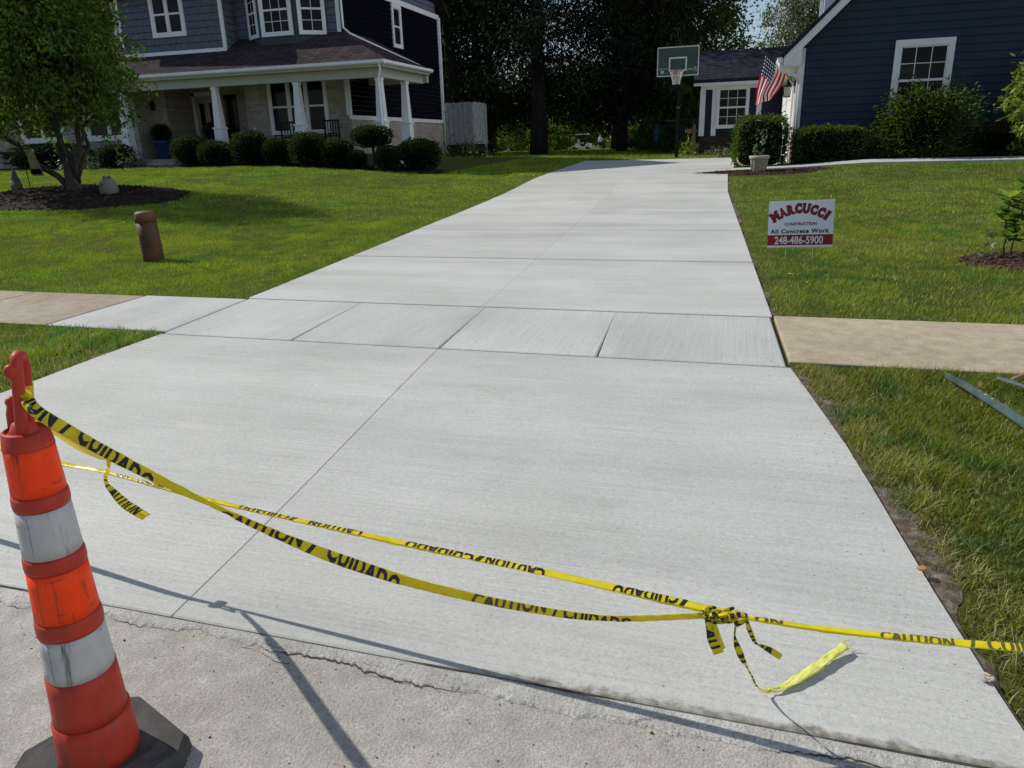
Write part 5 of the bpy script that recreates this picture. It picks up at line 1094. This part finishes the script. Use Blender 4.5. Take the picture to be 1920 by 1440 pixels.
def person():
    x, y = -17.0, 93.5; z = gz(x, y); me = bpy.data.meshes.new('person')
    J = [((0, 0, .95), .14), ((0, 0, 1.2), .15), ((0, 0, 1.42), .16), ((0, 0, 1.52), .06), ((0, -.01, 1.6), .085), ((0, -.01, 1.74), .09), ((-.19, 0, 1.40), .06), ((-.24, -.02, 1.14), .048), ((-.20, -.14, .93), .038), ((.19, 0, 1.40), .06), ((.25, .0, 1.14), .048), ((.24, -.05, .90), .038),
         ((-.09, 0, .88), .095), ((-.10, -.01, .48), .065), ((-.11, .02, .08), .045), ((-.11, -.12, .04), .04), ((.09, 0, .88), .095), ((.11, .0, .48), .065), ((.12, .03, .08), .045), ((.12, -.11, .04), .04)]
    E_ = [(0, 1), (1, 2), (2, 3), (3, 4), (4, 5), (2, 6), (6, 7), (7, 8), (2, 9), (9, 10), (10, 11), (0, 12), (12, 13), (13, 14), (14, 15), (0, 16), (16, 17), (17, 18), (18, 19)]
    me.from_pydata([j[0] for j in J], E_, []); o = bpy.data.objects.new('person', me); COL.objects.link(o); o.location = (x, y, z); o.modifiers.new('skin', 'SKIN')
    for i, j in enumerate(J): me.skin_vertices[0].data[i].radius = (j[1], j[1]); me.skin_vertices[0].data[i].use_root = (i == 0)
    o.modifiers.new('sub', 'SUBSURF').render_levels = 1; dg = bpy.context.evaluated_depsgraph_get(); dg.update(); m2 = bpy.data.meshes.new_from_object(o.evaluated_get(dg)); o.modifiers.clear(); o.data = m2
    for k in ('skin', 'shirt', 'shorts'): m2.materials.append(M[k])
    for p in m2.polygons:
        c = p.center; p.use_smooth = True; p.material_index = 0 if (c.z > 1.5 or c.z < .48 or (abs(c.x) > .21 and c.z < 1.1)) else (1 if c.z > .93 else 2)
    tag(o, 'person in a pale shirt and dark shorts standing on the far lawn', 'person')
person()
# sapling
def sapling():
    x, y = 2.73, 9.08; z = gz(x, y)+.04; t = thing('sapling', 'young large-leaved sapling in the small mulch ring', 'shrub', (x, y, z)); m = MB(); r = random.Random(5); tips = []
    for k, (bx, by, h_) in enumerate(((-.07, -.05, .62), (.06, .04, .74), (.22, -.02, .80), (.34, .05, .66))): tips.append((limb(m, (x+bx*.7, y+by, z-.05), (x+bx*1.2, y+by, z+h_), .012, .005, k, .05, 8), h_))
    m.build('stems', 'bark', t)
    for pts, h_ in tips:
        for k in range(44):
            p = Vector(pts[-1-int(r.random()*6)]); a = r.uniform(0, 6.28); L = r.uniform(.12, .22); d_ = Vector((math.cos(a), math.sin(a), r.uniform(-.35, .9))).normalized(); s_ = d_.cross(Vector((0, 0, 1))).normalized(); up = s_.cross(d_)
            W_ = L*.23; dr = Vector((0, 0, -1))*L*.14; q = MB()
            q.add([p, p+d_*L*.35+s_*W_, p+d_*L*.35-up*W_*.35, p+d_*L*.35-s_*W_, p+d_*L*.7+s_*W_*.8+dr*.5, p+d_*L*.7-up*W_*.3+dr*.5, p+d_*L*.7-s_*W_*.8+dr*.5, p+d_*L+dr], [(0, 2, 1), (0, 3, 2), (1, 2, 5, 4), (2, 3, 6, 5), (4, 5, 7), (5, 6, 7)], True)
            o = q.build('leaf', M['lime'] if r.random() < .35 else M['leaf'], t, fix=False); a_ = o.data.color_attributes.new('Col', 'FLOAT_COLOR', 'POINT'); b = r.uniform(.9, 1.8); a_.data.foreach_set('color', [b, b, b*.9, 1]*8)
sapling()
weeds('weed', 'small pale weed at the edge of the sapling mulch ring', 2.53, 9.0, .16, .22, 26, 'silver', .07, 55, 1.8)
# steel sign channel and timber lying on the verge
def channel():
    t = thing('steel_channel', 'blue-green punched steel sign post lying on the right verge', 'sign post', (1.36, 4.3, .13)); P = [Vector((1.235, 4.80, .148)), Vector((1.30, 4.58, .150)), Vector((1.37, 4.28, .148)), Vector((1.50, 3.70, .132)), Vector((1.62, 3.1, .112))]
    m = MB(); V = []; F = []
    for i, p in enumerate(P):
        tdir = (P[min(i+1, 4)]-P[max(i-1, 0)]).normalized(); s_ = tdir.cross(Vector((0, 0, 1))).normalized(); wd = (.009, .024, .029, .029, .029)[i]
        for a, hz in ((-1.0, 0), (-.62, 0), (-.45, .022), (.45, .022), (.62, 0), (1.0, 0)): V.append(p+s_*wd*a+Vector((0, 0, hz)))
    F = [(6*i+k, 6*i+k+1, 6*i+k+7, 6*i+k+6) for i in range(4) for k in range(5)]; m.add(V, F); o = m.build('channel', 'greensteel', t); sd = o.modifiers.new('s', 'SOLIDIFY'); sd.thickness = .003
    for k in range(14):
        f = (k+.5)/14; q = P[1].lerp(P[4], f); m = MB(); m.lathe([(.006, 0), (.006, .0015)], (q.x, q.y, q.z+.0225), 8); m.build('punch_hole', 'ink', t)
    for a, b, w_ in ((1.34, 4.40, .011), (1.352, 4.33, .009), (1.325, 4.46, .006)):
        m = MB(); m.blob((a, b, .1735), (w_, w_*.6, .001), 8, 4, .2); m.build('paint_spot', 'signwhite', t)
channel()
for (a, b, w_, lb) in (((1.50, 4.77, .16), (1.74, 4.35, .165), .012, 'thin dark metal bar lying right of the steel channel'), ((1.55, 4.72, .165), (1.85, 5.02, .20), .013, 'thin pale wooden stake lying in the verge grass')):
    a, b = Vector(a), Vector(b); d_ = (b-a).normalized(); s_ = d_.cross(EZ).normalized()*w_; m = MB(); u = EZ*.014
    m.hexa([a-s_, a+s_, b+s_, b-s_, a-s_*.6+u, a+s_*.6+u, b+s_*.9+u, b-s_*.9+u]); tag(m.build('stake', 'wood' if 'wooden' in lb else 'greensteel'), lb, 'stake')
m = MB(); m.blob((.70, 2.63, .062), (.018, .015, .008), 10, 6, .3); tag(m.build('dry_leaf', 'dry'), 'curled tan dry leaf at the right edge of the apron', 'leaf')
m = MB()
for k in range(30): m.blob((.772+random.uniform(-.016, .016), 2.10+random.uniform(-.016, .016), .026+random.uniform(0, .007)), (.006, .005, .002), 7, 5, .5)
tag(m.build('white_litter', 'pot'), 'small crumpled white scrap at the edge of the grass', 'litter')

# ---------------------------------------------------------------- traffic cone
def cone():
    X, Y = -1.53, 1.165; t = thing('traffic_cone', 'tall orange and white striped cone with loop handle and black base', 'traffic cone', (X, Y, 0)); t.rotation_euler = (math.radians(-.3), math.radians(.9), math.radians(-20))
    z0 = .058; R0, R1, H0, H1 = .0885, .0490, z0, .965
    rad = lambda z: R0+(R1-R0)*(z-H0)/(H1-H0)
    def band(a, b, d_=0.0, name='sleeve', mat='conered', lip=.0, par=None):
        n = 4; prof = [(rad(a)+d_-.012, a)] + [(rad(a+(b-a)*i/n)+d_+(lip if 0 < i < n else 0), a+(b-a)*i/n) for i in range(n+1)] + [(rad(b)+d_-.012, b)]
        m = MB(); m.lathe(prof, (0, 0, 0), 40); return m.build(name, mat, par or t, world=False)
    body = band(z0, H1, -.001, 'body'); band(z0, .190, .0075, 'skirt'); band(.190, .326, .003, 'skirt')
    band(.328, .446, .0012, 'white_band', 'bandwhite'); band(.448, .492, .002, 'collar', lip=.0015); band(.495, .622, .0012, 'orange_band', 'orange'); band(.625, .662, .002, 'collar', lip=.0015)
    band(.665, .782, .0012, 'white_band', 'bandwhite'); band(.785, .818, .002, 'collar', lip=.0015); band(.821, .938, .0012, 'orange_band', 'orange')
    for k, (a0, zz0, zz1) in enumerate(((-1.2, .335, .44), (-.75, .335, .44), (-1.15, .50, .615), (-.6, .50, .615), (-1.0, .67, .775), (-1.5, .82, .93), (-.9, .83, .935))):   # dark seams of the sleeves
        m = MB(); pts = []
        for i in range(9):
            z = zz0+(zz1-zz0)*i/8; a = a0+.010*math.sin(i*1.7+k)+.03*i/8; pts.append((z, a))
        V = []
        for z, a in pts:
            rr = rad(z)+.0019
            for da in (-.006, .006): V.append((rr*math.cos(a+da*(1+.6*math.sin(z*90))), rr*math.sin(a+da), z))
        m.add(V, [(2*i, 2*i+1, 2*i+3, 2*i+2) for i in range(8)]); m.build('scuff', plain('scuff_%d' % k, (.10, .07, .06), .9, var=.5, scale=80), t, world=False, fix=False)
    # open rim and loop handle
    m = MB(); seg = 28; V = []; F = []
    for k in range(seg):
        a = 2*math.pi*k/seg; nz = .028*(1-.65*max(0, math.cos(a-.5))**3)
        for rr, zz in ((R1+.004, .930), (R1-.001, .940+nz), (R1-.008, .944+nz), (R1-.014, .935)): V.append((rr*math.cos(a), rr*math.sin(a), zz))
    for k in range(seg):
        j = (k+1) % seg
        for q in range(3): F.append((4*k+q, 4*j+q, 4*j+q+1, 4*k+q+1))
    m.add(V, F, True); m.build('rim', 'conered', t, world=False)
    m = MB(); m.lathe([(.040, .925), (.036, .955), (.022, .985), (.01, .99)], (-.005, 0, 0), 18); m.build('neck', 'conered', t, world=False)
    m = MB(); Lp = []; hw = .0205
    for k in range(25):
        f = k/24
        if f < .38: Lp.append((-.004+.024*f/.38, -hw, .935+f/.38*.178))
        elif f < .62: a = (f-.38)/.24*math.pi; Lp.append((.020, -hw*math.cos(a), 1.113+.028*math.sin(a)))
        else: Lp.append((-.004+.024*(1-f)/.38, hw, 1.113-(f-.62)/.38*.178))
    m.tube(Lp, [.0128]*25, 12, flat=.95); hd = m.build('handle', 'conered', t, world=False); hd.rotation_euler = (0, 0, math.radians(50))
    m = MB(); m.blob((.010, -.027, 1.112), (.015, .013, .017), 12, 8); hk = m.build('handle_hook', 'conered', t, world=False); hk.rotation_euler = (0, 0, math.radians(50))
    m = MB(); m.tube([(-.042, -.005, .94), (-.040, -.003, 1.0), (-.034, 0, 1.03)], [.017, .0145, .011], 10); m.blob((-.037, -.002, 1.028), (.013, .013, .013), 10, 8); m.build('knob', 'conered', t, world=False)
    # rubber base, chamfered corners, recessed panels with raised letters
    m = MB(); a, c = .172, .045; oc = [(-a+c, -a), (a-c, -a), (a, -a+c), (a, a-c), (a-c, a), (-a+c, a), (-a, a-c), (-a, -a+c)]; V = []
    for s_, z in ((1.0, .0), (1.02, .012), (1.0, .042), (.95, .056), (.6, .060)): V += [(x*s_, y*s_, z) for x, y in oc]
    F = [(8*j+k, 8*j+(k+1) % 8, 8*j+8+(k+1) % 8, 8*j+8+k) for j in range(4) for k in range(8)] + [tuple(range(8))[::-1], tuple(range(32, 40))]; m.add(V, F); b = m.build('base', 'rubber', t, world=False)
    for sx, ro in ((1, math.pi/2), (-1, -math.pi/2)):
        m = MB(); x0 = .118; m.box((sx*x0-.026, -.11, .0585), (sx*x0+.026, .11, .0597)); pl = m.build('label_panel', plain('worn_rubber_%d' % (sx+1), (.075, .073, .068), .9, var=.3, scale=30), b, world=False)
        for q, tx in ((-.017, 'D19'), (.004, '10S TT20')):
            vs, fs = text_geo(tx, .026, .0006); m = MB(); cs, sn = math.cos(ro), math.sin(ro); e = [(u-.095, v+q) for u, v in vs]
            m.add([(sx*x0+u*cs-v*sn, u*sn+v*cs, .0606) for u, v in e], fs); m.build('raised_letters', 'rubber', pl, world=False, fix=False)
cone()

# ---------------------------------------------------------------- caution tape
def catmull(P, n=14):
    P = [np.array(p, float) for p in P]; Q = [2*P[0]-P[1]]+P+[2*P[-1]-P[-2]]; out = []
    for i in range(1, len(Q)-2):
        for k in range(n):
            t = k/n; out.append(.5*(2*Q[i]+(Q[i+1]-Q[i-1])*t+(2*Q[i-1]-5*Q[i]+4*Q[i+1]-Q[i+2])*t*t+(3*Q[i]-Q[i-1]-3*Q[i+1]+Q[i+2])*t**3))
    out.append(P[-1]); return np.array(out)
class Ribbon:
    """a strip along a path; tilt = angle of its width from straight up, turned about the path, seen from the camera side"""
    def __init__(s, pts, width, tilt, n=14, crinkle=.0, seed=1):
        s.P = catmull(pts, n); dd = np.linalg.norm(np.diff(s.P, axis=0), axis=1); s.S = np.concatenate([[0], np.cumsum(dd)]); s.L = s.S[-1]
        k = np.linspace(0, s.L, len(pts)); ks = s.S[::n] if len(s.S[::n]) == len(pts) else k
        s.wk = (ks, width if hasattr(width, '__len__') else [width]*len(pts)); s.tk = (ks, tilt if hasattr(tilt, '__len__') else [tilt]*len(pts)); s.cr = crinkle; s.seed = seed
    def at(s, q, v, off=0.0):
        q = min(max(q, 0), s.L); p = np.array([np.interp(q, s.S, s.P[:, i]) for i in range(3)]); e = .01
        a = np.array([np.interp(max(q-e, 0), s.S, s.P[:, i]) for i in range(3)]); b = np.array([np.interp(min(q+e, s.L), s.S, s.P[:, i]) for i in range(3)])
        T = (b-a)/np.linalg.norm(b-a); c = np.array([0, 0, CAM_H])-p; n0 = c-T*(c@T); n0 /= np.linalg.norm(n0); u0 = np.cross(n0, T); u0 /= np.linalg.norm(u0)
        if u0[2] < 0 and abs(T[2]) < .95: u0 = -u0
        th = np.interp(q, *s.tk); u = u0*math.cos(th)+n0*math.sin(th); n = n0*math.cos(th)-u0*math.sin(th); w_ = np.interp(q, *s.wk)
        bow = -.10*w_*(1-(2*v-1)**2)*-1; cr = s.cr*(math.sin(q*61+s.seed)*math.sin(v*4+q*23)+.6*math.sin(q*137+v*9+s.seed))
        return p+u*(v-.5)*w_+n*(bow*.4+cr+off)
    def mesh(s, name, mat, parent, step=.012, nv=5, fold=.006):
        n = max(4, int(s.L/step)); V = []; F = []
        for i in range(n+1):
            for k in range(nv+1): V.append(s.at(s.L*i/n, k/nv))
        for i in range(n):
            for k in range(nv): a = i*(nv+1)+k; F.append((a, a+1, a+nv+2, a+nv+1))
        o = np_mesh(name, V, F, mat, parent, smooth=True); sd = o.modifiers.new('film', 'SOLIDIFY'); sd.thickness = .0006
        if fold:                                    # the rear half of the folded tape
            V2 = []
            for i in range(n+1):
                for k in range(nv+1): q = s.L*i/n; V2.append(s.at(q, 1-k/nv*(.86+.1*math.sin(q*7)), -fold*math.sin(k/nv*1.6)-.0008))
            np_mesh('folded_half', V2, F, mat, o, smooth=True)
        return o
def tape_text(rb, strand, txt, q0, length, vlo, vhi, mat='ink', flip=False, both=False):
    """print txt on rb from q0, letters cut off where the fold hides them; v of the text's foot runs vlo->vhi"""
    vs, fs = text_geo(txt, 1.0, .048, 'LEFT', 1, 1.12, 2); xs_ = [v[0] for v in vs]; x0, x1 = min(xs_), max(xs_); hh = .72
    bm = bmesh.new(); bv = [bm.verts.new((((a-x0)/(x1-x0)), b/hh, 0)) for a, b in vs]
    for f in fs:
        try: bm.faces.new([bv[i] for i in f])
        except ValueError: pass
    sc = 1.75                                       # full letters are taller than the visible half
    for v in bm.verts:
        u, y = v.co.x, v.co.y; lo = vlo+(vhi-vlo)*u; 
        if flip: u, y = 1-u, 1-y
        v.co = (u, lo+y*sc, 0)
    for co, no in (((0, .03, 0), (0, -1, 0)), ((0, .97, 0), (0, 1, 0))): bmesh.ops.bisect_plane(bm, geom=bm.verts[:]+bm.edges[:]+bm.faces[:], plane_co=co, plane_no=no, clear_outer=True)
    for y_ in (.2, .35, .5, .65, .8): bmesh.ops.bisect_plane(bm, geom=bm.verts[:]+bm.edges[:]+bm.faces[:], plane_co=(0, y_, 0), plane_no=(0, 1, 0))
    bmesh.ops.triangulate(bm, faces=bm.faces); V = [rb.at(q0+v.co.x*length, v.co.y, .0014) for v in bm.verts]; bm.verts.index_update(); F = [tuple(v.index for v in f.verts) for f in bm.faces]; bm.free()
    if not F: return
    m = MB(); m.add(V, F); m.build('lettering', mat, strand, fix=False)
def tapes():
    t = thing('caution_tape', 'yellow and black caution tape strung from the cone across the apron', 'tape', (-.02, 1.745, .35))
    fp = [(-1.520, 1.200, 1.072), (-1.440, 1.135, 1.040), (-1.366, 1.149, .983), (-1.305, 1.175, .929), (-1.214, 1.216, .853), (-1.118, 1.258, .780), (-.997, 1.312, .691), (-.858, 1.373, .603), (-.688, 1.449, .514), (-.446, 1.556, .418), (-.254, 1.641, .366), (-.02, 1.745, .345)]
    fr = Ribbon(fp, [.026, .027, .027, .026, .023, .017, .022, .029, .024, .020, .018, .015], [.1, .1, .15, .25, .5, 1.0, .55, .0, .45, .1, .7, .1], crinkle=.0012); s1 = fr.mesh('strand', 'tape', t, fold=.009)
    q = lambda x, y, rb=fr: rb.S[np.argmin(np.abs(rb.P[:, 0]-x))]
    def put(rb, st, txt, xa, xb, v0, v1, mat='ink', flip=False):
        qa, qb_ = q(xa, 0, rb), q(xb, 0, rb); tape_text(rb, st, txt, qa, qb_-qa, v0, v1, mat, flip)
    for a_ in (('ION', -1.455, -1.389, .10, .15), ('/', -1.382, -1.366, -.3, -.3), ('CUIDADO', -1.353, -1.222, .28, -1.15), ('CAUTION', -1.10, -.952, -1.2, .35), ('/', -.938, -.916, -.3, -.3), ('CUIDADO', -.902, -.745, .28, -1.05), ('CAUTION', -.592, -.420, -.6, .40, 'dullink'), ('/', -.404, -.390, -.3, -.3), ('CUIDADO', -.372, -.20, 0., -1.2)): put(fr, s1, *a_)
    bp = [(-5.6, 2.5, .62), (-4.0, 2.18, .51), (-2.9, 2.02, .472), (-2.41, 1.95, .455), (-2.15, 1.93, .447), (-1.6, 1.88, .412), (-1.04, 1.83, .395), (-.51, 1.79, .380), (-.02, 1.75, .363), (.06, 1.742, .358)]
    bk = Ribbon(bp, [.032, .032, .028, .023, .011, .019, .021, .026, .028, .013], [-.85, -.85, -.85, -.9, -.5, -1.0, -.9, -.75, -.85, -.3], crinkle=.001); s2 = bk.mesh('strand', 'tape', t, fold=.006); qb = lambda x: q(x, 0, bk)
    for a_ in (('ADO', -2.12, -2.05, .2, .2), ('/', -2.03, -2.015, -.3, -.3), ('CAUTION', -2.0, -1.80, .25, .1), ('CUIDADO', -1.575, -1.37, -.4, -.4), ('/', -1.34, -1.325, -.3, -.3), ('CAUTION', -1.29, -1.09, -.5, -.3), ('CUIDADO', -.92, -.70, -.8, -.5), ('/', -.685, -.67, -.3, -.3), ('CAUTION', -.655, -.465, -.9, -.3), ('CUIDADO', -.29, -.10, .1, -.9), ('/', -.085, -.07, -.3, -.3)): put(bk, s2, *a_, 'ink', True)
    rp = [(.06, 1.742, .357), (.12, 1.738, .362), (.25, 1.73, .367), (.45, 1.716, .386), (.66, 1.70, .412), (1.2, 1.66, .50), (3.2, 1.52, .9)]
    rt = Ribbon(rp, [.008, .012, .016, .019, .024, .034, .04], [-.3, -.7, -.95, -.7, -.75, -.4, -.2], crinkle=.001); s3 = rt.mesh('strand', 'tape', t, fold=.006); qr = lambda x: q(x, 0, rt)
    put(rt, s3, 'CAUTION', .385, .545, -.45, -.45, 'dullink'); put(rt, s3, '/', .575, .59, -.3, -.3, 'dullink'); put(rt, s3, 'CUIDADO', .615, .80, -.2, -.6, 'dullink'); put(rt, s3, 'ON', .10, .165, -.4, -.4, 'dullink')
    # knot: crumpled loops
    r = random.Random(8); kn = None
    for k in range(9):
        c = np.array([-.012+.017*(k % 5), 1.742+r.uniform(-.008, .008), .352+r.uniform(-.006, .008)]); pts = []
        a0 = r.uniform(0, 6.28); rr = r.uniform(.008, .017)
        for i in range(7): a = a0+i*1.05; pts.append(c+np.array([rr*math.cos(a)*1.4, rr*.7*math.sin(a*1.3), rr*math.sin(a)]))
        rb = Ribbon(pts, r.uniform(.008, .016), [r.uniform(-1.2, 1.2) for _ in pts], 6, .0012, k); o = rb.mesh('knot' if kn is None else 'knot_loop', 'tape', kn or t, .004, 3, 0); kn = kn or o
        tape_text(rb, kn, 'CUI', 0, rb.L*.7, -.2, -.2)
    def tail(pts, wd, tl, name='tail', mat='tape', txt=None, cr=.0008, seed=1, ink='ink'):
        rb = Ribbon(pts, wd, tl, 10, cr, seed); o = rb.mesh(name, mat, t, .008, 4, 0)
        if txt: tape_text(rb, o, txt, rb.L*.05, rb.L*.8, -.3, -.3, ink)
        return o
    tail([(-.020, 1.74, .345), (-.012, 1.735, .315), (-.004, 1.73, .285), (.016, 1.725, .247)], [.014, .020, .026, .028], [.2, .4, .3, .2], txt='CAU'); tail([(-.008, 1.742, .348), (.002, 1.745, .310), (.014, 1.742, .275), (.026, 1.735, .255)], [.012, .016, .018, .016], [-.6, -.5, -.4, -.4])
    tail([(.055, 1.742, .355), (.053, 1.74, .325), (.053, 1.74, .302), (.060, 1.74, .270), (.070, 1.74, .245), (.080, 1.745, .220), (.092, 1.76, .190), (.108, 1.79, .140), (.125, 1.83, .080), (.150, 1.87, .034), (.168, 1.885, .027)], [.006, .005, .006, .016, .018, .014, .006, .005, .006, .007, .010], [.2, .3, .9, .2, .1, .3, .9, .2, .8, .3, .2], txt='NOITUAC', seed=3)
    tail([(.078, 1.742, .357), (.086, 1.738, .330), (.098, 1.735, .303), (.108, 1.733, .290), (.128, 1.73, .285), (.150, 1.728, .276), (.170, 1.725, .266)], [.006, .012, .010, .006, .013, .018, .016], [.2, .2, .5, .8, .3, .3, .4], txt='CUIDA', seed=5)
    tail([(.083, 1.741, .352), (.098, 1.735, .318), (.110, 1.733, .29)], .002, .2, cr=0)
    fe = tail([(.160, 1.884, .030), (.190, 1.90, .027), (.237, 1.945, .030), (.295, 2.01, .034), (.345, 2.075, .038), (.393, 2.130, .046)], [.008, .018, .030, .032, .030, .027], [-.5, -.55, -.62, -.62, -.55, -.5], 'frayed_end', 'fray', cr=.0022, seed=9)
    for k in range(9):
        a = .393+random.uniform(-.012, .012), 2.130+random.uniform(-.012, .012), .046+random.uniform(-.012, .012); b = (a[0]+random.uniform(.008, .03), a[1]+random.uniform(.0, .025), a[2]+random.uniform(-.012, .014)); m = MB(); m.tube([a, b], [.0012, .0005], 4); m.build('fringe', 'fray', fe)
    # tie on the rear strand with its hanging end, and the piece running back to the cone
    tail([(-2.134, 1.925, .505), (-2.140, 1.92, .475), (-2.15, 1.918, .452), (-2.165, 1.918, .437)], [.016, .018, .012, .008], [.3, .8, .2, .1]); tail([(-2.165, 1.925, .440), (-2.165, 1.92, .412), (-2.150, 1.92, .388), (-2.095, 1.915, .340), (-2.05, 1.912, .318), (-2.0, 1.91, .297)], [.010, .014, .020, .040, .046, .038], [.1, .4, .1, -.6, -.7, -.7], txt='/ CAUTION', seed=7)
    ct = Ribbon([(-2.137, 1.924, .500), (-2.0, 1.80, .58), (-1.80, 1.55, .74), (-1.62, 1.32, .91), (-1.50, 1.17, 1.02)], [.014, .03, .034, .034, .03], .3); ct.mesh('strand', 'tape', t, fold=.006)
tapes()
